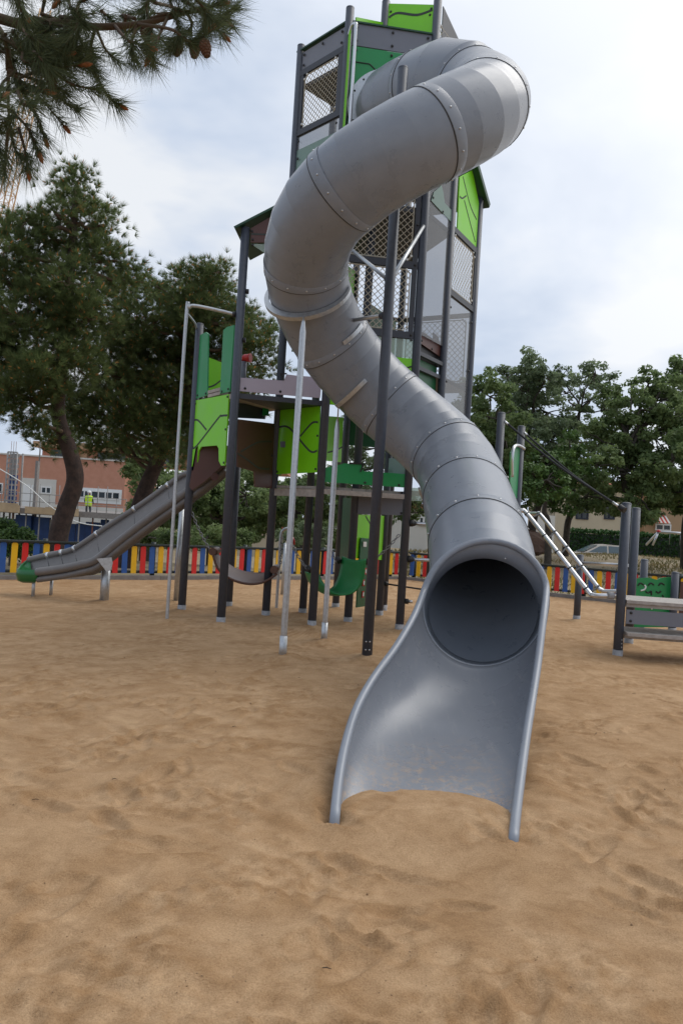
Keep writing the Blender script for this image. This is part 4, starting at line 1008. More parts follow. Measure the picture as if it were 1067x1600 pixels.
eb = catmull([P(334,866,10.1), P(342,888,10.1), P(360,903,10.1), P(385,911,10.1), P(410,909,10.1), P(432,896,10.1)], 7)
V = [a_.lerp(b_, k/8)-Vector((0,0,.02*math.sin(math.pi*k/8))) for a_, b_ in zip(ea, eb) for k in range(9)]
MB().add(V, [(i*9+k, i*9+k+1, (i+1)*9+k+1, (i+1)*9+k) for i in range(len(ea)-1) for k in range(8)], True).build('seat', 'seatbr', hb_).modifiers.new('t', 'SOLIDIFY').thickness = .025
for px, py in ((336,861),(430,889)):
    q = P(px, py, 10.3); MB().tube([q-Vector((0,.2,0)), q+Vector((0,.2,0))], .05, 14).build('end_roll', 'seatbr', hb_)
chain(hb_, P(438,884,10.2), P(441,838,10.5)); chain(hb_, P(330,862,10.3), (A[0]+.05, A[1], ZAT(A, 800)))
hg = thing('hanging_seat', tuple(P(530,922,9.8)), 'deep green hanging seat bowl on chains beside the steel pole', 'hanging seat')
ea = catmull([P(478,893,10.25), P(484,908,10.2), P(500,922,10.1), P(518,918,10.0), P(529,898,9.92), P(534,869,9.9)], 7)
eb = catmull([P(497,888,9.95), P(504,908,9.85), P(522,925,9.7), P(548,926,9.6), P(565,908,9.55), P(570,873,9.5)], 7)
V = [a_.lerp(b_, k/8)-Vector((0,0,.03*math.sin(math.pi*k/8))) for a_, b_ in zip(ea, eb) for k in range(9)]
so = MB().add(V, [(i*9+k, i*9+k+1, (i+1)*9+k+1, (i+1)*9+k) for i in range(len(ea)-1) for k in range(8)], True).build('seat', 'seatgr', hg); so.modifiers.new('t', 'SOLIDIFY').thickness = .02
for a, b in (((486,893),(457,850)), ((531,878),(517,858)), ((571,880),(624,835))):
    chain(hg, P(*a, 9.9), P(*b, 10.1), .05)
    q = P(*a, 9.88); MB().tube([q, q+(P(*b, 10.1)-q).normalized()*.08], .033, 10).build('grip', 'black', hg)
tq = G(432, 950); TT = thing('talk_tube', (tq.x, tq.y, 0), 'steel hooked talk tube with red mouthpiece by the fence', 'talk tube')
zt_ = ZAT(tq, 838)
MB().tube(catmull([(tq.x, tq.y, -.1), (tq.x, tq.y, .6), (tq.x, tq.y, zt_), (tq.x+.04, tq.y, zt_+.10), (tq.x+.11, tq.y, zt_+.11), (tq.x+.15, tq.y, zt_+.03), (tq.x+.155, tq.y, zt_-.01)], 8), .022, 10).build('bent_pipe', 'galv', TT)
MB().tube([(tq.x+.155, tq.y, zt_+.0), (tq.x+.155, tq.y, zt_-.04), (tq.x+.155, tq.y, zt_-.11)], [.03, .05, .06], 12).build('mouthpiece', 'red', TT)
tq = G(441, 929); T2 = thing('low_post', (tq.x, tq.y, 0), 'slim steel post standing in the sand under the tower', 'post'); MB().tube([(tq.x, tq.y, -.1), (tq.x, tq.y, ZAT(tq, 850))], .03, 10).dome((tq.x, tq.y, ZAT(tq, 850)), (0,0,1), .03, .02).build('shaft', 'galv', T2)

# ================================================================== ladder, ropes and plank platform on the right
S1 = bxy(964, 1027); S2 = bxy(981, 1008)
LAD = thing('tube_ladder', (S1[0], S1[1], 0), 'sloping aluminium rail ladder with black rope rungs right of the tube slide', 'ladder')
r1 = [(808,797,9.95),(815,798,9.9),(823,803,9.85),(870,862,9.3),(919,925,8.85),(925,929.5,8.8),(935,931,8.75),(958,931,8.7)]
r2 = [(822,803,10.7),(838,803,10.6),(846,807,10.5),(890,862,10.15),(933,917,9.8),(938,921,9.78),(944,924,9.75),(962,924,9.65)]
RA = catmull([P(*q) for q in r1], 8); RB = catmull([P(*q) for q in r2], 8)
MB().tube(RA, .028, 12).build('rail', 'alu', LAD); MB().tube(RB, .027, 12).build('rail', 'alu', LAD)
for i, t in enumerate((.20, .30, .42, .53, .64)):
    a, b = RA[int(t*(len(RA)-1)*1.0)], RB[int(t*(len(RB)-1))]
    a = RA[min(range(len(RA)), key=lambda k: abs(proj(RA[k])[0]-(824+i*23)))]; b = RB[min(range(len(RB)), key=lambda k: abs(proj(RB[k])[0]-(842+i*22.5)))]
    MB().tube(catmull([a, a.lerp(b, .5)-Vector((0,0,.04)), b], 6), .012, 6).build('rope_rung', 'rope', LAD)
    for q, rr in ((a, RA), (b, RB)):
        MB().tube([q-Vector((.011,0,-.014)), q+Vector((.011,0,-.014))], .033, 10).build('rung_clamp', 'black', LAD)
q = RA[-1]; MB().tube([q-Vector((.07,0,0)), q], .04, 12).build('rail_socket', 'foot', LAD)
for a, b, p_ in ((P(790,660,9.95), P(966,791,8.62), R1), (P(820,677,10.85), P(972,796,9.62), R2)):
    mid = (a+b)/2-Vector((0,0,.05)); MB().tube(catmull([a, mid, b], 14), .014, 8).build('handrail_rope', 'rope', LAD)
    d = (mid-a).normalized(); MB().tube([a-d*.06, a+d*.05], .016, 8).build('rope_end', 'alu', LAD); MB().tube([a-d*.12, a-d*.05], .032, 10).build('rope_knob', 'black', LAD)
    d = (mid-b).normalized(); MB().tube([b-d*.0, b+d*.09], .015, 8).build('rope_end', 'alu', LAD); MB().tube([b-d*.09, b-d*.01], .034, 10).build('rope_knob', 'black', LAD)
PLT = thing('plank_platform', (S1[0], S1[1], 0), 'low grey plank platform with two dark posts at the right edge', 'platform')
post(PLT, S1, ZAT(S1, 787)); post(PLT, S2, ZAT(S2, 795))
tb = MB()
for z in (.12, .16, .2): tb.dome((S1[0]+.02, S1[1]-.05, z), (.35,-.9,0), .008, .006, 6)
tag(tb.build('bolts', 'bolt', PLT), kind='stuff')
zu = P(980, 937, S1[1]).z; zl_ = P(976, 986, S1[1]).z
ux = Vector((1.0, -.10, 0)).normalized(); uy = Vector((.10, 1.0, 0)).normalized()
o0 = Vector((S1[0]+.06, S1[1], 0))
for k in range(6):
    for z, off, ln in ((zu, .0, 1.9), (zl_, -.10, 2.0)):
        c = o0+ux*(ln/2)+uy*(off+.02+k*.125)+Vector((0,0,z-.02)); 
        if k > 4 and z == zl_: continue
        MB().box(c, (ln, .118, .036), (ux, uy, Vector((0,0,1)))).build('plank', 'wood', PLT)
for z, hgt in ((zu-.060, .036), (zl_-.060, .036)):
    MB().box(o0+ux*.95+uy*.0+Vector((0,0,z)), (1.9, .03, hgt), (ux, uy, Vector((0,0,1)))).build('edge_beam', 'wood', PLT)
fbz = P(985, 964, S1[1]-.05).z
fb = MB().box(o0+ux*.95-uy*.03+Vector((0,0,fbz)), (1.9, .02, .155), (ux, uy, Vector((0,0,1)))).build('front_board', 'grey', PLT)
mb = MB()
for z in (fbz-.045, fbz+.045): mb.dome(o0+ux*.05-uy*.04+Vector((0,0,z)), -uy, .017, .014, 8)
tag(mb.build('bolts', 'dbolt', fb), kind='stuff')
T1 = bxy(900, 970); post(PLT, T1, ZAT(T1, 868)); T2_ = bxy(1000, 985); T3 = bxy(1049, 990)
post(PLT, T2_, ZAT(T2_, 875)); post(PLT, T3, ZAT(T3, 895))
MB().tube([(T1[0]+.05, T1[1], ZAT(T1, 879)), (S2[0]-.05, S2[1], ZAT(S2, 884))], .022, 10).build('cross_rail', 'alu', PLT)
fc = MB(); u, n = frame_of(T2_, T3); Yc = T2_[1]-.07
gpl = [P(px, py, Yc) for px, py in ((991,904),(1012,902.5),(1019,904),(1026,906),(1031,903.5),(1037,902),(1049,902),(1050,905),(1046,980),(988,980))]; nn_ = len(gpl)
fo = fc.add(gpl+[v+Vector((0,.02,0)) for v in gpl], [tuple(range(nn_)), tuple(range(2*nn_-1, nn_-1, -1))]+[((i+1) % nn_, i, nn_+i, nn_+(i+1) % nn_) for i in range(nn_)]).build('face_panel', 'green', PLT)
fo['label'] = 'green play board with dark curved eye and mouth slots'
def slot(pix, m='black', r=.011):
    MB().tube(catmull([P(px, py, Yc-.004) for px, py in pix], 5), r, 6).build('slot', m, fo)
for x0, y0 in ((996,915),(1012,915),(1028,915)): slot([(x0,y0),(x0+4,y0-4),(x0+9,y0-1)])
for x0, y0 in ((1008,924),(1024,924)): slot([(x0,y0),(x0+4,y0+2.5),(x0+8,y0-.5)])
slot([(1017,923),(1017,930)]); slot([(1034,930),(1036,933)]); slot([(1029,948),(1029,951)]); slot([(1012,948),(1016,950)])
slot([(1000,923),(1006,921),(1008,917),(1006,914)], 'white', .012); slot([(1012,947),(1016,949),(1018,952)], 'white', .01)
MB().prism([(0,0),(.1,0),(.1,.5),(0,.5)], P(1060, 962, T3[1]+.3), Vector((1,0,0)), Vector((0,0,1)), Vector((0,-1,0)), .02).build('side_panel', 'brown', PLT)
# ================================================================== VEGETATION
def tufts(cen, dirs, L, wd, n, spread, rg, tint, droop=0.0, lvar=.25):
    cen = np.repeat(cen, n, 0); d = np.repeat(dirs, n, 0); m = len(cen)
    r = rg.normal(size=(m, 3)); r /= np.linalg.norm(r, axis=1, keepdims=True)
    dd = d+r*spread; dd[:, 2] -= droop; dd /= np.linalg.norm(dd, axis=1, keepdims=True)
    side = np.cross(dd, rg.normal(size=(m, 3))); side /= np.linalg.norm(side, axis=1, keepdims=True)+1e-9
    ln = L*(1+rg.uniform(-lvar, lvar, (m, 1)))
    a = cen-side*wd/2; b = cen+side*wd/2; c = cen+dd*ln; c[:, 2] -= ln[:, 0]*droop*.5
    V = np.stack([a, b, c], 1).reshape(-1, 3)
    return V, np.arange(3*m).reshape(-1, 3), np.clip(np.repeat(tint, n)+rg.normal(0, .05, m), 0, 1)
def limb(mb, a, b, r0, r1, wob=.1, n=5, seg=7):
    a, b = Vector(a), Vector(b); L = (b-a).length; pts = [a]
    for k in range(1, n): pts.append(a.lerp(b, k/n)+Vector((random.gauss(0, wob), random.gauss(0, wob), random.gauss(0, wob)))*L*.3)
    pts.append(b); c = catmull(pts, 3); mb.tube(c, [r0+(r1-r0)*i/(len(c)-1) for i in range(len(c))], seg, False)
def pine(label, trunk_pts, r0, blobs, Yd, seed, group):
    rg = np.random.default_rng(seed); random.seed(seed)
    tp = [Vector(p) for p in trunk_pts]; base = Vector((tp[0].x, tp[0].y, -.12)); root = thing('pine_tree', base, label, 'tree', group)
    tr = catmull(tp, 8); n = len(tr); mb = MB()
    mb.tube(tr, [r0*(1.12-.75*(i/(n-1))**1.3) for i in range(n)], 14)
    tk = mb.build('trunk', 'bark', root)
    br = MB(); cs = []; ds = []
    for (px, py, rp) in blobs:
        c = P(px, py, Yd+rg.normal(0, .55)); r = rp*Yd/FPX
        k = min(range(n), key=lambda i: (tr[i]-c).length+max(0, tr[i].z-c.z)*1.2); limb(br, tr[k], c, .05, .02, .12)
        ncl = max(5, int(17*(r/.5)**2))
        for _ in range(ncl):
            v = rg.normal(size=3); v /= np.linalg.norm(v); v *= r*rg.random()**.4*1.05; cc = np.array(c)+v*np.array([1, 1.2, .85])
            if rg.random() < .5: limb(br, c, Vector(cc), .02, .006, .15, 3, 5)
            dirn = v/(np.linalg.norm(v)+1e-6)+np.array([0, 0, .9]); dirn /= np.linalg.norm(dirn)
            m = 19; off = rg.normal(size=(m, 3))*np.array([.18, .18, .12]); cs.append(cc+off); dd = dirn+off*2.2; ds.append(dd/np.linalg.norm(dd, axis=1, keepdims=True))
    br.build('branches', 'twig', tk)
    cs = np.concatenate(cs); ds = np.concatenate(ds)
    tint = np.clip(.42+.28*perlin(cs[:, 0]*1.1, cs[:, 2]*1.1, seed)+rg.normal(0, .15, len(cs)), 0, .9)
    V, F, T = tufts(cs, ds, .15, .0085, 34, .78, rg, tint)
    V2, F2, T2 = tufts(cs[::4]+ds[::4]*.06, ds[::4]*1.0, .075, .024, 3, .25, rg, np.full(len(cs[::4]), 1.0)); T2[:] = 1.0
    V = np.concatenate([V, V2]); F = np.concatenate([F, F2+len(F)*3]); T = np.concatenate([T, T2])
    o = link('crown', fast('crown', V-np.array(base), F, tint=T), 'needle', root); return root
p1 = [(92,880,15.2),(92,838,15.2),(104,795,15.2),(118,748,15.2),(108,700,15.2),(92,650,15.2),(95,590,15.1),(105,500,15.1),(112,400,15.1),(118,320,15)]
b1_ = [(122,283,20),(112,312,30),(88,335,24),(140,335,24),(165,352,20),(40,345,30),(70,375,42),(120,385,40),(158,400,28),(195,415,26),(15,385,35),(5,440,45),(55,435,45),(110,445,45),(160,445,35),(205,440,20),(-20,500,50),(40,500,50),(95,505,48),(145,500,40),(-10,560,45),(30,570,45),(20,615,32),(-15,620,40),(65,560,45),(115,560,45),(75,620,35),(60,665,26),(80,690,24)]
pine('tall pine with a dark S-curved trunk behind the left fence', [P(*q) for q in p1], .175, b1_, 15.1, 21, 'pines behind the fence')
p2 = [(196,900,18.4),(206,840,18.4),(222,780,18.4),(240,735,18.4),(262,690,18.3),(285,640,18.2),(300,580,18),(310,500,18)]
b2_ = [(345,425,24),(322,440,28),(290,440,22),(240,445,18),(250,470,28),(295,475,38),(340,470,38),(205,480,30),(230,510,42),(280,520,44),(330,515,42),(365,495,28),(180,530,42),(225,560,46),(275,570,46),(325,565,44),(360,545,28),(170,585,46),(215,610,48),(265,615,48),(310,610,44),(350,600,34),(150,640,42),(195,655,44),(240,665,44),(285,660,42),(325,650,34),(120,670,32),(165,690,30),(215,700,28),(260,705,28),(300,700,26),(385,505,20),(395,535,28),(405,570,26),(380,590,24),(410,520,16),(110,630,36),(390,620,16)]
pine('spreading pine with a leaning trunk behind the sliding pole', [P(*q) for q in p2], .20, b2_, 18.2, 22, 'pines behind the fence')

def near_pine():
    rg = np.random.default_rng(31); random.seed(31)
    base = Vector((-3.5, 4.6, 0)); root = thing('pine_tree', base, 'overhanging pine branch with long needles and cones at the upper left', 'tree', 'pines')
    mb = MB(); tr = catmull([base-Vector((0,0,.2)), base+Vector((.1,.1,1.6)), base+Vector((0,.1,3.2)), base+Vector((.15,.0,4.6)), base+Vector((.1,.1,6.2)), base+Vector((.2,.2,7.5))], 6)
    mb.tube(tr, [.2*(1-.7*i/(len(tr)-1)) for i in range(len(tr))], 14); tk = mb.build('trunk', 'bark', root)
    Y = 4.1
    def T(px, py, dy=0.0): return P(px, py, Y+dy)
    br = MB()
    main = [base+Vector((.05,.05,3.5)), T(-90,35,.1), T(40,38), T(110,36), T(150,42), T(215,38), T(262,28), T(292,20)]
    mc = catmull(main, 6); br.tube(mc, [.032*(1-.72*i/(len(mc)-1)) for i in range(len(mc))], 10)
    br.tube(catmull([base+Vector((.05,.05,3.2)), T(-90,30,.5), T(-30,20,.3), T(8,60,.2), T(14,110,.2)], 6), .016, 8)
    br.tube(catmull([base+Vector((.05,.05,3.9)), T(-60,-90,-.3), T(60,-70,-.3), T(180,-60,-.2), T(300,-60,-.2)], 6), .02, 8)
    tw = [[(215,38),(268,46),(300,66),(322,52)], [(322,52),(345,32),(366,12)], [(292,20),(330,12),(362,-12)], [(262,28),(246,62),(236,84)], [(236,84),(240,100)],
          [(150,42),(166,78),(188,98)], [(150,42),(142,88),(166,146),(184,162)], [(110,36),(118,80),(146,108)], [(40,38),(66,100),(92,150),(118,168)],
          [(8,60),(22,112),(56,176),(70,214)], [(14,110),(14,170),(22,226),(34,246)], [(14,110),(70,130),(100,142)], [(14,110),(60,150),(100,196)], [(8,60),(50,90),(84,108)],
          [(215,38),(205,70),(210,90)], [(180,40),(200,62),(226,72)], [(60,36),(90,70),(124,92)], [(0,150),(-10,200),(0,236)], [(14,170),(44,200),(60,236)], [(66,100),(110,130),(150,140)],
          [(292,20),(300,40),(280,58)], [(110,36),(130,66),(140,90)], [(300,66),(282,62),(268,72)], [(14,200),(10,240),(8,268)], [(30,200),(40,236),(44,262)], [(-10,180),(-14,230),(-8,270)]]
    for k in range(34):
        x = rg.uniform(-60, 350); y0 = rg.uniform(-50, 30); tw.append([(x, y0), (x+rg.normal(10, 22), y0+rg.uniform(-10, 30)), (x+rg.normal(22, 30), y0+rg.uniform(-5, 55))])
    for k in range(40):
        x = rg.uniform(-50, 110); y0 = rg.uniform(20, 190-max(0, x)); tw.append([(x, y0), (x+rg.normal(8, 14), y0+rg.uniform(5, 30)), (x+rg.normal(18, 18), y0+rg.uniform(15, 48))])
    cs = []; ds = []; fl_ = MB(); cn = []
    for i, t in enumerate(tw):
        dy = rg.normal(0, .22); pts = [T(px, py, dy*min(1, j+.0)) for j, (px, py) in enumerate(t)]
        c = catmull(pts, 6) if len(pts) > 2 else [pts[0].lerp(pts[1], k/6) for k in range(7)]
        br.tube(c, [.010*(1-.6*k/(len(c)-1)) for k in range(len(c))], 6)
        d = (c[-1]-c[-3]).normalized(); m = len(c)
        for k in range(m):
            f = k/(m-1)
            if f < .38: continue
            for _ in range(4): cs.append(np.array(c[k])+rg.normal(0, .006, 3)); ds.append(np.array((c[min(k+1, m-1)]-c[max(0, k-1)]).normalized()))
        if i % 3 == 0:
            q = c[-1]; mbp = [q, q+d*.02, q+d*.05, q+d*.07]; fl_.tube(mbp, [.006, .013, .012, .003], 7)
        if i in (0, 13, 20, 40): cn.append((c[-2]+Vector((.0,-.01,-.03)), d))
    tag(br.build('branches', 'twig', tk), kind='stuff'); tag(fl_.build('pollen_cones', 'flower', root), kind='stuff')
    for q, d in cn+[(T(306,64), Vector((-.2,0,-1)))]:
        mb = MB(); ax = (d*.3+Vector((0,0,-1))).normalized(); L = .095
        mb.tube([q+ax*L*k/8 for k in range(9)], [.008,.019,.025,.027,.026,.023,.018,.012,.004], 10)
        for k in range(1, 8):
            rr = [.008,.019,.025,.027,.026,.023,.018,.012,.004][k]; x = ax.orthogonal().normalized(); y = ax.cross(x)
            for j in range(9):
                a = 2*math.pi*(j+.5*(k % 2))/9; dd = x*math.cos(a)+y*math.sin(a); mb.dome(q+ax*L*k/8+dd*rr*.9, dd-ax*.4, .008, .006, 5)
        mb.build('cone', 'cone', root)
    cs = np.array(cs); ds = np.array(ds)
    V, F, Tn = tufts(cs, ds, .15, .0036, 6, .80, rg, np.clip(rg.normal(.45, .25, len(cs)), 0, 1), .05)
    link('needles', fast('needles', V-np.array(base), F, tint=Tn), 'needle2', root)['kind'] = 'stuff'
near_pine()

def leafcloud(cen, rad, nl, size, rg):
    m = nl; v = rg.normal(size=(m, 3)); v /= np.linalg.norm(v, axis=1, keepdims=True); v *= (rg.random((m, 1))**.45)
    c = cen+v*rad
    nrm = v*.7+rg.normal(size=(m, 3))*.7+np.array([0, 0, .6]); nrm /= np.linalg.norm(nrm, axis=1, keepdims=True)
    a = np.cross(nrm, rg.normal(size=(m, 3))); a /= np.linalg.norm(a, axis=1, keepdims=True); b = np.cross(nrm, a)
    s = size*rg.uniform(.6, 1.25, (m, 1)); a = a*s; b = b*s*.55
    return np.stack([c-a, c-b, c+a, c+b], 1).reshape(-1, 4, 3)
def broad(name, label, trunk, r0, blobs, Yd, seed, m='oak', size=.075, dens=1.0, group=None, cat='tree', bm='barkg'):
    rg = np.random.default_rng(seed); random.seed(seed); tp = [P(px, py, Yd) for px, py in trunk]; tp[0].z = -.7
    base = tp[0].copy(); root = thing(name, base, label, cat, group); tr = catmull(tp, 8); n = len(tr)
    mb = MB(); mb.tube(tr, [r0*(1.1-.7*i/(n-1)) for i in range(n)], 10); Q = []; Tt = []
    for (px, py, rp) in blobs:
        r = rp*Yd/FPX; c = P(px, py, Yd+rg.normal(0, .9)); k = min(range(n), key=lambda i: (tr[i]-c).length+max(0, tr[i].z-c.z)*1.5); limb(mb, tr[k], c, r0*.3, .02, .12, 4, 6)
        ncl = max(7, int(13*r*r+8))
        for _ in range(ncl):
            v = rg.normal(size=3); v /= np.linalg.norm(v); cc = np.array(c)+v*r*np.array([1, 1.1, .85])*(.35+.75*rg.random()**.5); cr_ = rg.uniform(.22, .48)*max(.6, min(1.2, r))
            if rg.random() < .35: limb(mb, c, Vector(cc), .03, .008, .15, 3, 4)
            nl = int(215*dens*(cr_/.4)**2*(.075/size)**1.5); q = leafcloud(cc, np.array([cr_, cr_, cr_*.7]), nl, size, rg); Q.append(q); Tt.append(np.clip(np.full(nl, rg.normal(.45, .2))+rg.normal(0, .16, nl), 0, 1))
    mb.build('trunk', bm, root); Q = np.concatenate(Q); V = Q.reshape(-1, 3)-np.array(base)
    link('crown', fast('crown', V, np.arange(len(V)).reshape(-1, 4), tint=np.concatenate(Tt)), m, root); return root
RG_ = 'trees in the park on the right'; MG = 'trees behind the tower'
broad('park_tree', 'dark tree close behind the right side of the tower', [(770,850),(768,800),(772,740),(765,690)], .16, [(748,598,26),(765,620,32),(742,640,30),(775,655,40),(750,690,40),(790,690,42),(770,730,45),(745,740,30),(800,740,36),(815,765,30)], 27, 41, 'oak', .075, 1.0, RG_)
broad('park_tree', 'tallest park tree, with a rounded top right of the tower', [(826,850),(832,815),(842,780),(830,730),(825,660)], .17, [(800,585,24),(825,572,28),(850,590,22),(808,610,34),(840,612,34),(818,640,38),(856,645,30),(835,680,42),(800,670,34),(862,700,40),(830,730,42),(870,740,36),(845,765,32)], 29, 42, 'oak2', .075, .95, RG_)
broad('park_tree', 'sparse tree with a thin curved trunk and sky between its leaves', [(884,862),(886,820),(900,790),(892,750),(900,690),(905,640)], .13, [(878,588,20),(905,598,26),(930,585,22),(950,598,18),(885,615,24),(920,625,24),(945,640,20),(900,650,22),(880,680,26),(925,690,24),(895,760,26),(925,755,28),(890,785,18),(915,780,20),(860,690,26),(945,700,24),(905,720,26)], 30, 43, 'oak2', .07, .75, RG_)
broad('park_tree', 'broad green tree with heavy low boughs by the right posts', [(985,865),(986,830),(990,795),(975,750),(985,700)], .22, [(985,610,26),(1012,600,26),(960,650,30),(1000,640,38),(1035,625,30),(940,690,36),(975,690,42),(1020,680,44),(1055,660,36),(930,730,38),(965,740,42),(1010,735,46),(1050,720,42),(945,775,34),(1000,780,36),(1040,785,36),(915,775,28),(965,790,20),(1015,795,18),(1060,790,26),(960,620,22),(1040,600,22)], 26, 44, 'oak', .08, 1.0, RG_)
broad('park_tree', 'pale green tree cut by the right edge of the picture', [(1075,870),(1072,820),(1085,760),(1080,690)], .2, [(1065,572,18),(1080,600,34),(1070,640,34),(1090,680,50),(1075,730,44),(1065,770,36),(1100,620,40)], 27.5, 45, 'oak', .08, .95, RG_)
broad('park_tree', 'olive-toned tree between the far posts and the ladder', [(858,855),(856,825),(850,800),(855,770)], .12, [(842,715,28),(870,725,32),(855,750,34),(885,775,30),(835,765,28),(905,735,26),(865,785,20),(890,700,26),(830,740,30)], 24.5, 46, 'bush', .07, .85, RG_)
broad('park_tree', 'holm oak right of the leaning pine trunk', [(235,870),(236,830),(238,790)], .16, [(205,722,22),(225,735,34),(255,730,28),(285,770,36),(240,770,34),(265,800,38),(300,805,34),(220,800,28)], 24, 51, 'oak', .07, 1.15, MG)
broad('park_tree', 'holm oak seen between the left tower posts', [(352,870),(352,840),(345,810)], .14, [(320,775,32),(350,770,36),(385,775,36),(330,805,34),(370,808,38),(405,800,34),(300,790,26),(420,770,26)], 25, 52, 'oak', .07, 1.15, MG)
broad('park_tree', 'dark oak low behind the lime panel', [(470,870),(468,840),(460,800)], .14, [(440,785,32),(470,775,36),(500,780,34),(455,810,32),(490,812,32),(425,800,24),(520,790,26)], 25.5, 53, 'oak', .07, 1.1, MG)
broad('park_tree', 'oak seen through the middle of the tower', [(565,870),(560,820),(562,760),(560,700)], .14, [(530,700,30),(560,680,32),(590,700,32),(545,735,30),(580,740,32),(610,730,28),(560,770,32),(600,790,26)], 26, 54, 'oak2', .07, 1.0, MG)
broad('park_tree', 'small loose tree behind the slide foot', [(690,880),(688,840),(680,800)], .1, [(650,785,24),(680,780,28),(700,790,26),(640,800,16),(715,760,30)], 24, 55, 'oak', .07, .9, MG)
broad('park_tree', 'wide dark oak far behind the left tower legs', [(385,880),(384,850),(380,810)], .16, [(300,765,34),(335,755,36),(372,765,38),(410,760,36),(310,800,36),(350,812,38),(392,815,36),(425,810,34),(330,832,26),(380,838,26)], 30, 57, 'oak', .075, 1.1, MG)
broad('park_tree', 'wide dark oak far behind the middle tower legs', [(500,880),(498,850),(496,810)], .16, [(440,770,34),(475,765,36),(510,772,36),(540,785,34),(450,808,36),(488,815,36),(522,815,34),(470,836,26),(515,838,26),(550,810,28)], 31, 58, 'oak', .075, 1.1, MG)
broad('bush', 'bright green bush at the left edge behind the fence', [(18,890),(18,865),(18,845)], .06, [(0,836,20),(18,830,20),(34,842,15),(8,850,22),(30,855,16)], 17, 56, 'bush', .045, 1.3, None, 'bush')
for i, (lab, bl, Yq, mm) in enumerate((
   ('low dark shrub behind the fence under the open slide', [(195,838,18),(220,842,20),(248,840,20),(270,846,16)], 21, 'oak'),
   ('low shrub behind the fence left of the brown seat', [(300,842,18),(325,838,20),(350,844,20),(375,842,18)], 21.5, 'oak'),
   ('low shrub behind the fence near the green seat', [(450,842,18),(480,838,20),(505,844,18)], 22, 'oak2'))):
    cx_ = bl[1][0]; broad('shrub', lab, [(cx_,880),(cx_,862),(cx_,845)], .05, bl, Yq, 70+i, mm, .05, 1.0, 'shrubs behind the fence', 'shrub')
def hedge():
    a = P(884, 822, 47); b = P(1090, 832, 45); base = Vector((a.x, a.y, -.95)); root = thing('hedge', base, 'long clipped green hedge in front of the cream house', 'hedge'); rg = np.random.default_rng(61)
    u = (b-a); u.z = 0; L = u.length+8; u.normalize(); mid = base+u*L/2; Wn = Vector((-u.y, u.x, 0)); H_ = 2.45
    MB().box(mid+Vector((0,0,H_/2-.05)), (L-.2, 1.0, H_-.2), (u, Wn, Vector((0,0,1)))).build('core', 'rail', root)
    n = 22000; s = rg.uniform(0, L, n); f = rg.random(n); z = np.where(f < .6, rg.uniform(0, H_, n), H_+rg.normal(0, .05, n)); w_ = np.where(f < .6, -.55+rg.normal(0, .06, n), rg.uniform(-.6, .6, n))
    c = np.array(base)+np.outer(s, u)+np.outer(w_, Wn)+np.outer(z, (0,0,1)); q = leafcloud(c, np.full(3, .04), n, .085, rg); V = q.reshape(-1, 3)-np.array(base)
    link('leaves', fast('leaves', V, np.arange(len(V)).reshape(-1, 4), tint=np.clip(rg.normal(.5, .2, n), 0, 1)), 'hedge', root)['kind'] = 'stuff'
hedge()

# ================================================================== BUILDINGS AND THE BUILDING SITE
MT['brick'] = mat('red_brick', (.48, .225, .145), .9, col2=(.55, .275, .19), vscale=2)
MT['cream'] = mat('cream_render', (.52, .44, .31), .9, var=.06, vscale=1)
MT['ochre'] = mat('ochre_render', (.40, .27, .16), .9, var=.06, vscale=1)
MT['whitew'] = mat('white_wall', (.62, .60, .55), .9, var=.06, vscale=1)
MT['pane'] = mat('window_pane', (.02, .03, .035), .08)
MT['wframe'] = mat('window_frame', (.75, .76, .75), .5)
MT['bform'] = mat('blue_formwork', (.018, .06, .20), .6, var=.2, vscale=2)
MT['ply'] = mat('plywood', (.42, .31, .19), .8, var=.2, vscale=2)
MT['steel'] = mat('scaffold_steel', (.26, .25, .24), .6, var=.2)
MT['rust'] = mat('rust_steel', (.20, .08, .045), .8, var=.2)
MT['crane'] = mat('crane_paint', (.62, .36, .16), .5)
MT['vest'] = mat('yellow_vest', (.55, .80, .02), .7)
MT['cloth'] = mat('dark_cloth', (.03, .035, .05), .9)
MT['skin'] = mat('skin', (.35, .20, .14), .6)
MT['carp'] = mat('car_paint_beige', (.52, .47, .40), .3, coat=.6)
MT['carg'] = mat('car_glass', (.10, .14, .16), .06)
MT['tyre'] = mat('tyre', (.02, .02, .02), .8)
MT['terra'] = mat('terracotta_roof', (.40, .14, .08), .9, var=.15, vscale=4)
MT['awr'] = mat('awning_red', (.50, .06, .04), .8); MT['aww'] = mat('awning_white', (.70, .66, .60), .8)
def bx(root, name, x0, x1, y0, y1, z0, z1, m): return MB().box(((x0+x1)/2, (y0+y1)/2, (z0+z1)/2), (abs(x1-x0), abs(y1-y0), abs(z1-z0))).build(name, m, root)
def rectY(px0, py0, px1, py1, Y):
    a, b = P(px0, py0, Y), P(px1, py1, Y); return min(a.x, b.x), max(a.x, b.x), min(a.z, b.z), max(a.z, b.z)
def window(root, px0, py0, px1, py1, Y, n=1, fr='wframe'):
    x0, x1, z0, z1 = rectY(px0, py0, px1, py1, Y); f = MB(); t = .10
    f.box(((x0+x1)/2, Y-.04, z1-t/2), (x1-x0, .1, t)).box(((x0+x1)/2, Y-.04, z0+t/2), (x1-x0, .1, t))
    for k in range(n+1): f.box((x0+(x1-x0)*k/n, Y-.045, (z0+z1)/2), (t, .1, z1-z0-.004))
    o = f.build('window', fr, root)
    for k in range(n): bx(o, 'pane', x0+(x1-x0)*k/n+t/2, x0+(x1-x0)*(k+1)/n-t/2, Y-.02, Y-.004, z0+t, z1-t, 'pane')
    return o
Yb = 70.0
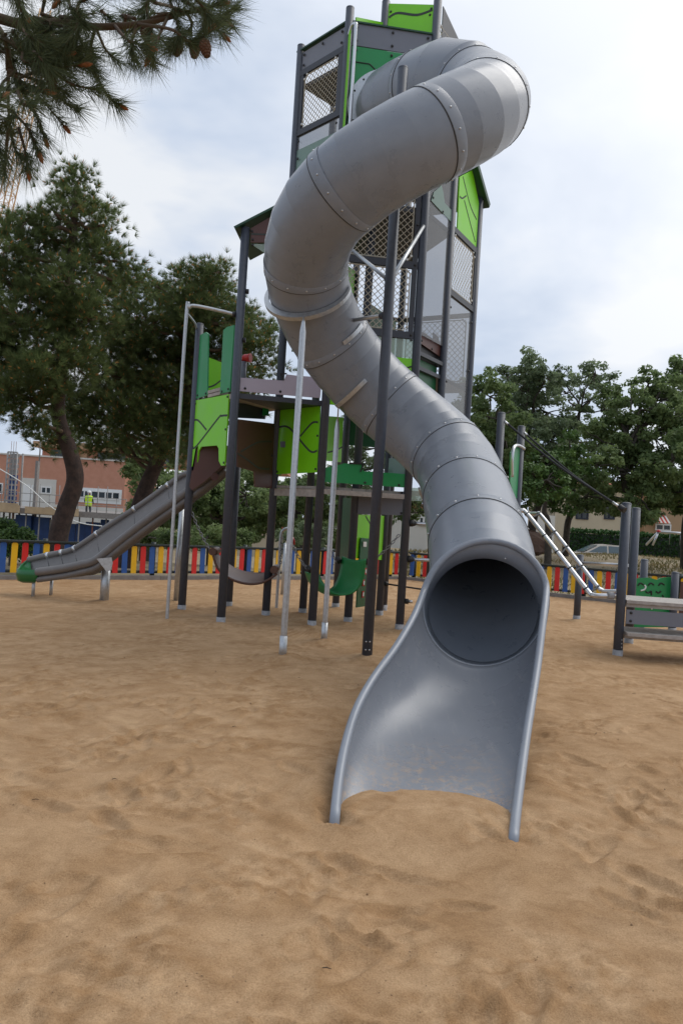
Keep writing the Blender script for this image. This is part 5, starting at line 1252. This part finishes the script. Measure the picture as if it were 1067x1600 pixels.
x0, x1, z0, z1 = rectY(-160, 860, 198, 716, Yb); z1 = P(100, 716, Yb).z
BB = thing('brick_building', ((x0+x1)/2, Yb, -1), 'red brick building with a band of white windows beyond the building site', 'building')
bx(BB, 'wall', x0, x1, Yb, Yb+12, -1, z1, 'brick'); bx(BB, 'coping', x0-.1, x1+.1, Yb-.12, Yb+.3, z1+.003, z1+.14, 'whitew')
X0, X1, Z0, Z1 = rectY(66, 717, 260, 703, Yb+3); bx(BB, 'upper_storey', X0, x1+14, Yb+3, Yb+12, z1+.15, P(120, 703, Yb+3).z, 'brick')
zc_ = P(120, 703, Yb+3).z; bx(BB, 'eaves', X0-.6, x1+14.5, Yb+2.2, Yb+12.5, zc_+.003, zc_+.55, 'ochre')
for k in range(5):
    xa = X0+.8+k*4.4; bx(BB, 'recess', xa, xa+2.6, Yb+2.95, Yb+2.995, z1+.2, zc_-.1, 'pane')
    bx(BB, 'pillar', xa+2.9, xa+3.5, Yb+2.7, Yb+3.0, z1+.15, zc_, 'ochre')
bx(BB, 'window_band', P(117,770,Yb).x, P(191,770,Yb).x, Yb-.05, Yb-.003, P(150,786,Yb).z, P(150,763,Yb).z, 'wframe'); window(BB, 122, 765, 187, 782, Yb-.055, 6); bx(BB, 'lower_wall', x0, x1, Yb-.045, Yb-.002, -3, P(150,792,Yb).z, 'whitew'); window(BB, -8, 754, 4, 772, Yb, 2); window(BB, -60, 754, -20, 772, Yb, 4)
X0, X1, Z0, Z1 = rectY(33, 748, 86, 800, Yb); bx(BB, 'white_bay', X0, X1, Yb-.06, Yb-.003, -1, P(60, 748, Yb).z, 'whitew')
window(BB, 66, 760, 80, 772, Yb-.06, 2)
X0, X1, Z0, Z1 = rectY(37, 757, 50, 800, Yb-.1); bx(BB, 'door', X0, X1, Yb-.10, Yb-.065, -1, Z1, 'wframe')
# building site
Ys = 50.0
zs_ = P(90, 797, Ys).z; zs0 = P(90, 806, Ys).z
ST = thing('concrete_slab_frame', (P(60,800,Ys).x, Ys, -1), 'unfinished concrete floor with blue formwork panels and steel props', 'building site')
sx0, sx1 = P(-120, 800, Ys).x, P(196, 800, Ys).x
bx(ST, 'slab', sx0, sx1, Ys, Ys+14, zs0, zs_, 'conc')
random.seed(3); x = sx0
while x < sx1:
    wv = random.uniform(.55, 1.1); 
    if random.random() < .97: bx(ST, 'formwork_panel', x, min(x+wv-.04, sx1), Ys+1.2+random.uniform(0,.6), Ys+1.9, -2.2, zs0-random.uniform(.05, .5), 'bform' if random.random() < .85 else 'steel')
    x += wv
for k in range(15):
    xx = sx0+(k+.5)*(sx1-sx0)/15; MB().tube([(xx, Ys+.4, -2.2), (xx, Ys+.4, zs0-.003)], .05, 8).build('prop', 'rust' if k % 3 == 0 else 'steel', ST)
for k in range(8):
    xx = sx0+random.uniform(0, 1)*(sx1-sx0); bx(ST, 'edge_board', xx, xx+random.uniform(.8, 2.2), Ys-.06-.07*k, Ys-.01-.07*k, zs0+.05, zs_+random.uniform(.02, .3), 'ply')
SF = thing('scaffold_railing', (sx0, Ys-.3, zs_), 'thin scaffold tubes and guard rails along the unfinished floor', 'scaffold')
for k in range(22):
    xx = sx0+k*(sx1-sx0)/21; MB().tube([(xx, Ys+.1, zs_), (xx, Ys+.1, zs_+random.uniform(.9, 2.0))], .025, 6).build('upright', 'steel', SF)
for h in (.45, .95): MB().tube([(sx0, Ys+.07, zs_+h), (sx1, Ys+.07, zs_+h)], .025, 6).build('guard_rail', 'steel', SF)
q0 = P(17, 800, 56); TWR = thing('lift_shaft_tower', (q0.x, 56, -1), 'dark lattice shaft tower with blue lower part on the building site', 'shaft tower')
xa, xb, za_, zb2 = rectY(7, 800, 28, 707, 56)
for x in (xa, xb):
    for y in (56, 57): MB().tube([(x, y, -1), (x, y, zb2)], .07, 6).build('upright', 'steel', TWR)
nz_ = 11
for k in range(nz_):
    z = zs_+(zb2-zs_)*k/(nz_-1)
    bx(TWR, 'cross_beam', xa, xb, 55.95, 56.03, z-.05, z+.05, 'steel')
    if k < nz_-1: bx(TWR, 'infill', xa+.05, xb-.05, 56.45, 56.5, z+.06, z+(zb2-zs_)/(nz_-1)-.06, 'bform' if k < 6 else 'steel')
for x in (xa+(xb-xa)*.33, xa+(xb-xa)*.66): bx(TWR, 'mullion', x-.03, x+.03, 55.9, 55.945, zs_, zb2, 'steel')
for dx in (.2, .45, .7): MB().tube([(xa+dx*(xb-xa), 56.2, zb2), (xa+dx*(xb-xa), 56.2, zb2+.8)], .015, 5).build('starter_bar', 'rust', TWR)
xa, xb, za_, zb2 = rectY(51, 800, 60, 720, 54); CC = thing('concrete_column', ((xa+xb)/2, 54, -1), 'bare concrete column with a rod on top at the building site', 'column')
bx(CC, 'shaft', xa, xb, 54, 54.4, -1, zb2, 'conc'); MB().tube([((xa+xb)/2+.1, 54.2, zb2), ((xa+xb)/2+.1, 54.2, zb2+1.7)], .05, 6).build('rod', 'steel', CC)
SL = thing('safety_line', tuple(P(0, 727, 49)), 'pale safety line sagging across the building site', 'line')
MB().tube(catmull([P(-30,715,49), P(40,757,49), P(78,790,49), P(120,815,49), P(160,822,49)], 6), .03, 5).build('line', 'white', SL)
# worker in a yellow vest
def worker():
    base = P(138, 800, 51); zf_ = P(138, 767, 51).z-1.78; root = thing('person', (base.x, 51, zf_), 'person in a white helmet and yellow vest standing on the building site, seen from behind', 'person')
    J_ = {0:(0,0,.95,.13,.10), 1:(0,0,1.15,.14,.10), 2:(0,0,1.38,.16,.10), 3:(0,0,1.50,.055,.055), 4:(0,-.0,1.62,.085,.10), 5:(0,0,1.72,.07,.085),
          6:(-.19,0,1.40,.06,.06), 7:(-.27,-.02,1.14,.045,.045), 8:(-.24,.16,.98,.036,.036), 9:(-.23,.25,.97,.034,.02), 10:(.19,0,1.40,.06,.06), 11:(.28,-.02,1.14,.045,.045), 12:(.26,.15,.97,.036,.036), 13:(.24,.24,.96,.034,.02),
          14:(-.10,0,.86,.09,.09), 15:(-.12,.02,.48,.06,.06), 16:(-.13,-.03,.09,.045,.045), 17:(-.14,.13,.04,.04,.03), 18:(.10,0,.86,.09,.09), 19:(.13,.03,.48,.06,.06), 20:(.15,-.02,.09,.045,.045), 21:(.16,.14,.04,.04,.03)}
    Ed = [(0,1),(1,2),(2,3),(3,4),(4,5),(2,6),(6,7),(7,8),(8,9),(2,10),(10,11),(11,12),(12,13),(0,14),(14,15),(15,16),(16,17),(0,18),(18,19),(19,20),(20,21)]
    me = bpy.data.meshes.new('body'); me.from_pydata([J_[i][:3] for i in range(22)], Ed, []); o = link('body', me, 'cloth', root)
    sk = o.modifiers.new('skin', 'SKIN')
    if not me.skin_vertices: 
        bpy.context.view_layer.objects.active = o
    for i, sv in enumerate(me.skin_vertices[0].data): sv.radius = J_[i][3:5]; sv.use_root = (i == 0)
    o.modifiers.new('sub', 'SUBSURF').levels = 1
    off = Vector((base.x, 51, zf_))
    mb = MB(); V = []; n = 16
    for z, a, b in ((.80,.22,.17),(1.0,.22,.17),(1.2,.24,.18),(1.36,.27,.18),(1.45,.23,.15),(1.49,.11,.10)):
        for k in range(n): t = 2*math.pi*k/n; V.append(off+Vector((a*math.cos(t), b*math.sin(t), z)))
    mb.add(V, [(j*n+k, j*n+(k+1) % n, (j+1)*n+(k+1) % n, (j+1)*n+k) for j in range(5) for k in range(n)], True).build('vest', 'vest', root)
    mb = MB(); V = []
    for z in (1.02, 1.07):
        for k in range(n): t = 2*math.pi*k/n; V.append(off+Vector((.226*math.cos(t), .176*math.sin(t), z)))
    mb.add(V, [(k, (k+1) % n, n+(k+1) % n, n+k) for k in range(n)], True).build('reflective_band', 'white', root)
    mb = MB(); mb.dome(off+Vector((0,0,1.68)), (0,0,1), .125, .13, 14); mb.tube([off+Vector((0,0,1.675)), off+Vector((0,0,1.69))], .15, 16); mb.build('helmet', 'white', root)
    mb = MB(); mb.tube([off+Vector((0,0,1.5)), off+Vector((0,0,1.56)), off+Vector((0,0,1.62)), off+Vector((0,0,1.69))], [.06,.085,.10,.10], 12); mb.build('head', 'skin', root)
worker()
def crane():
    Yc = 90; a, b = P(-55, 620, Yc), P(75, 20, Yc); root = thing('tower_crane', (P(-75,800,Yc).x, Yc, -1), 'orange lattice crane jib rising behind the left pine', 'crane')
    d = (b-a); L = d.length; d.normalize(); s = Vector((d.z, 0, -d.x)).normalized(); t = Vector((0,1,0)); hw = .62
    cor = [(-hw,-hw),(hw,-hw),(hw,hw),(-hw,hw)]
    for (p, q) in cor: MB().tube([a+s*p+t*q, b+s*p+t*q], .075, 6).build('chord', 'crane', root)
    n = int(L/1.25); mb = MB()
    for k in range(n):
        f0, f1 = L*k/n, L*(k+1)/n
        for j in range(4):
            (p, q), (p2, q2) = cor[j], cor[(j+1) % 4]; A0, B0 = a+d*f0+s*p+t*q, a+d*f1+s*p2+t*q2
            mb.tube([A0, B0] if k % 2 else [a+d*f0+s*p2+t*q2, a+d*f1+s*p+t*q], .04, 4, False); mb.tube([a+d*f0+s*p+t*q, a+d*f0+s*p2+t*q2], .035, 4, False)
    tag(mb.build('lattice', 'crane', root), kind='stuff')
    mx0 = a.x; 
    for (p, q) in cor: MB().tube([(mx0+p, Yc+q, -1), (mx0+p, Yc+q, a.z)], .09, 6).build('mast_leg', 'crane', root)
    mb = MB(); n = int((a.z+1)/1.6)
    for k in range(n):
        z0, z1 = -1+k*1.6, -1+(k+1)*1.6
        for j in range(4):
            (p, q), (p2, q2) = cor[j], cor[(j+1) % 4]; mb.tube([(mx0+p, Yc+q, z0), (mx0+p2, Yc+q2, z1)], .04, 4, False)
    tag(mb.build('mast_lattice', 'crane', root), kind='stuff')
crane()
# cream house, neighbour with awning, pale wall
Yh = 57.0
x0, x1, z0, z1 = rectY(868, 850, 992, 762, Yh); HS = thing('cream_house', ((x0+x1)/2, Yh, -1), 'cream house wall with a dark shuttered window behind the hedge', 'house')
bx(HS, 'wall', x0, x1, Yh, Yh+9, -1, z1, 'cream'); 
rf = MB(); rz = z1+.7; rf.add([(x0-.5,Yh-.6,z1+.003),(x1+.5,Yh-.6,z1+.003),(x1+.5,Yh+9.6,z1+.003),(x0-.5,Yh+9.6,z1+.003),(x0-.5,Yh+4.5,rz),(x1+.5,Yh+4.5,rz)], [(0,1,5,4),(2,3,4,5),(0,4,3),(1,2,5),(3,2,1,0)]); rf.build('roof', 'terra', HS)
window(HS, 901, 786, 917, 812, Yh, 2, 'cloth'); window(HS, 945, 790, 958, 812, Yh, 2, 'cloth')
x0b, x1b, _, zz = rectY(826, 840, 867, 806, Yh-2); GW = thing('garden_wall', ((x0b+x1b)/2, Yh-2, -1), 'pale garden wall topped with a black railing left of the cream house', 'wall')
bx(GW, 'wall', x0b, x1b, Yh-2, Yh-1.8, -1, zz, 'whitew'); 
for k in range(18): xx = x0b+(k+.5)*(x1b-x0b)/18; MB().tube([(xx, Yh-1.9, zz), (xx, Yh-1.9, zz+.75)], .02, 5).build('baluster', 'rail', GW)
MB().tube([(x0b, Yh-1.9, zz+.76), (x1b, Yh-1.9, zz+.76)], .03, 6).build('top_rail', 'rail', GW)
Yn = 62.0; x0, x1, z0, z1 = rectY(1004, 850, 1140, 778, Yn); NB = thing('neighbour_house', ((x0+x1)/2, Yn, -1), 'house with a red and white striped awning behind the right trees', 'house')
bx(NB, 'wall', x0, x1, Yn, Yn+9, -1, z1, 'ochre'); rf = MB(); rf.add([(x0-.5,Yn-.6,z1+.003),(x1+.5,Yn-.6,z1+.003),(x1+.5,Yn+9.6,z1+.003),(x0-.5,Yn+9.6,z1+.003),(x0-.5,Yn+4.5,z1+.8),(x1+.5,Yn+4.5,z1+.8)], [(0,1,5,4),(2,3,4,5),(0,4,3),(1,2,5),(3,2,1,0)]); rf.build('roof', 'terra', NB)
ax0, ax1, az0, az1 = rectY(1022, 816, 1048, 803, Yn-1.2); aw = bx(NB, 'awning_rail', ax0, ax1, Yn-.1, Yn-.003, az1, az1+.08, 'wframe'); n = 8
for k in range(n):
    xa, xb = ax0+(ax1-ax0)*k/n, ax0+(ax1-ax0)*(k+1)/n; MB().add([(xa,Yn-.05,az1),(xb,Yn-.05,az1),(xb,Yn-1.2,az0),(xa,Yn-1.2,az0),(xa,Yn-.05,az1-.03),(xb,Yn-.05,az1-.03),(xb,Yn-1.2,az0-.03),(xa,Yn-1.2,az0-.03)], [(0,1,2,3),(7,6,5,4),(3,2,6,7),(0,3,7,4),(1,5,6,2),(0,4,5,1)]).build('awning_stripe', 'awr' if k % 2 == 0 else 'aww', NB)
window(NB, 1024, 818, 1046, 830, Yn, 2)
Yw = 40.0; x0, x1, z0, z1 = rectY(520, 850, 705, 806, Yw); PW = thing('pale_house', ((x0+x1)/2, Yw, -1), 'low whitish house glimpsed behind the trees under the tower', 'house'); bx(PW, 'wall', x0, x1, Yw, Yw+6, -1, P(650, 795, Yw).z, 'whitew')
bx(PW, 'eaves', x0-.3, x1+.3, Yw-.3, Yw+6.3, P(650, 795, Yw).z+.003, P(650, 795, Yw).z+.25, 'terra'); window(PW, 655, 806, 668, 822, Yw, 2)
Yw = 42.0; x0, x1, z0, z1 = rectY(290, 850, 440, 826, Yw); PW2 = thing('ochre_outbuilding', ((x0+x1)/2, Yw, -1), 'low ochre outbuilding glimpsed between the left tower posts', 'house'); bx(PW2, 'wall', x0, x1, Yw, Yw+5, -1, P(360, 822, Yw).z, 'cream'); bx(PW2, 'eaves', x0-.3, x1+.3, Yw-.3, Yw+5.3, P(360, 822, Yw).z+.003, P(360, 822, Yw).z+.2, 'terra')
# parked car
def car():
    c = P(945, 850, 42.5); z0 = -.62; root = thing('parked_car', (c.x, c.y, z0), 'beige saloon car parked below the hedge, half hidden by the bank', 'car'); o = Vector((c.x, c.y, z0))
    prof = [(-2.15,.35),(-2.2,.62),(-2.05,.86),(-1.35,.95),(-.75,.97),(1.35,1.0),(1.95,.98),(2.15,.85),(2.2,.5),(2.15,.32)]; W2 = .84; n = len(prof)
    mb = MB(); V = []
    for s, k in ((-1, .93), (-1, 1.0), (1, 1.0), (1, .93)):
        for j, (x, z) in enumerate(prof): V.append(o+Vector((x*(1 if abs(k-1) < .01 else .985), s*W2*k, .32+(z-.32)*(1 if abs(k-1) < .01 else 1.0))))
    fs = [(j*n+i, j*n+(i+1) % n, (j+1)*n+(i+1) % n, (j+1)*n+i) for j in range(3) for i in range(n)]+[tuple(reversed(range(n))), tuple(range(3*n, 4*n))]
    mb.add(V, fs, True).build('body', 'carp', root)
    cab = [(-1.38,.95,.76),(-.52,1.40,.60),(.0,1.45,.60),(.65,1.43,.60),(1.62,.98,.74)]
    m = len(cab); V = [o+Vector((x, -w_, z)) for x, z, w_ in cab]+[o+Vector((x, w_, z)) for x, z, w_ in cab]
    mb = MB().add(V, [(i, i+1, m+i+1, m+i) for i in range(m-1)]+[tuple(reversed(range(m))), tuple(range(m, 2*m))]); cb = mb.build('cabin', 'carp', root)
    for s in (-1, 1):
        def sp(x, z):
            wz = .75-(z-.95)/.5*.15; return o+Vector((x, s*(wz+.012), z))
        for name, poly in (('side_window', [(-1.12,1.0),(-.50,1.34),(-.12,1.36),(-.12,1.0)]), ('side_window', [(-.04,1.0),(-.04,1.37),(.60,1.36),(.78,1.0)]), ('side_window', [(.86,1.0),(.70,1.34),(1.38,1.03)])):
            mb = MB(); mb.add([sp(*q) for q in poly], [tuple(range(len(poly))) if s < 0 else tuple(reversed(range(len(poly))))]); mb.build(name, 'carg', cb)
        for wx in (-1.35, 1.35):
            mb = MB().tube([o+Vector((wx, s*.66, .32)), o+Vector((wx, s*.865, .32))], .32, 20); wh = mb.build('wheel', 'tyre', root); MB().tube([o+Vector((wx, s*.86, .32)), o+Vector((wx, s*.875, .32))], .2, 14).build('rim', 'alu', wh)
    for (xa, za, wa), (xb, zb, wb), nm in (((-1.34,.985,.68), (-.56,1.385,.54), 'windscreen'), ((.70,1.40,.54), (1.56,1.015,.66), 'rear_window')):
        k = Vector((-.02 if nm == 'windscreen' else .02, 0, .015)); MB().add([o+k+Vector((xa,-wa,za)), o+k+Vector((xa,wa,za)), o+k+Vector((xb,wb,zb)), o+k+Vector((xb,-wb,zb))], [(0,1,2,3)]).build(nm, 'carg', cb)
    for s in (-1, 1):
        MB().box(o+Vector((-2.14, s*.62, .70)), (.10, .3, .14)).build('headlight', 'wframe', root); MB().box(o+Vector((2.15, s*.65, .78)), (.08, .25, .16)).build('tail_light', 'awr', root)
car()
a, b, c2 = P(1019, 852, 32), P(1028, 831, 32), P(1110, 836, 32); SW = thing('swing_frame', (b.x, 32, .25), 'pale metal swing frame standing on the bank at the right', 'swing frame')
for q in ((b, a), (b, Vector((b.x+.05, 33.3, a.z))), (c2, Vector((c2.x, 31.5, a.z))), (c2, Vector((c2.x, 33.3, a.z)))): MB().tube(q, .045, 8).build('leg', 'alu', SW)
MB().tube([b, c2], .05, 8).build('top_bar', 'alu', SW)
MB().dome(b, (0,0,1), .09, .09).build('corner_cap', 'red', SW)
for k in range(4):
    t = .22+.2*k; q = b.lerp(c2, t); MB().tube([q, q-Vector((0,0,.5))], .012, 5).build('hanger', 'chain', SW)
q = P(826, 850, 26); RK = MB()
rg = np.random.default_rng(4); V = []
for j in range(7):
    for k in range(10):
        th, ph = math.pi*j/6, 2*math.pi*k/10; r = 1+rg.normal(0, .08); V.append(q+Vector((.75*r*math.sin(th)*math.cos(ph), .5*r*math.sin(th)*math.sin(ph), .42*r*math.cos(th))))
RK.add(V, [(j*10+k, j*10+(k+1) % 10, (j+1)*10+(k+1) % 10, (j+1)*10+k) for j in range(6) for k in range(10)])
tag(RK.build('boulder', mat('boulder', (.16, .10, .075), .95, var=.3, vscale=3, bump=.6, bscale=8), None, (q.x, q.y, 0)), 'brown boulder on the bank beyond the ladder', 'boulder')
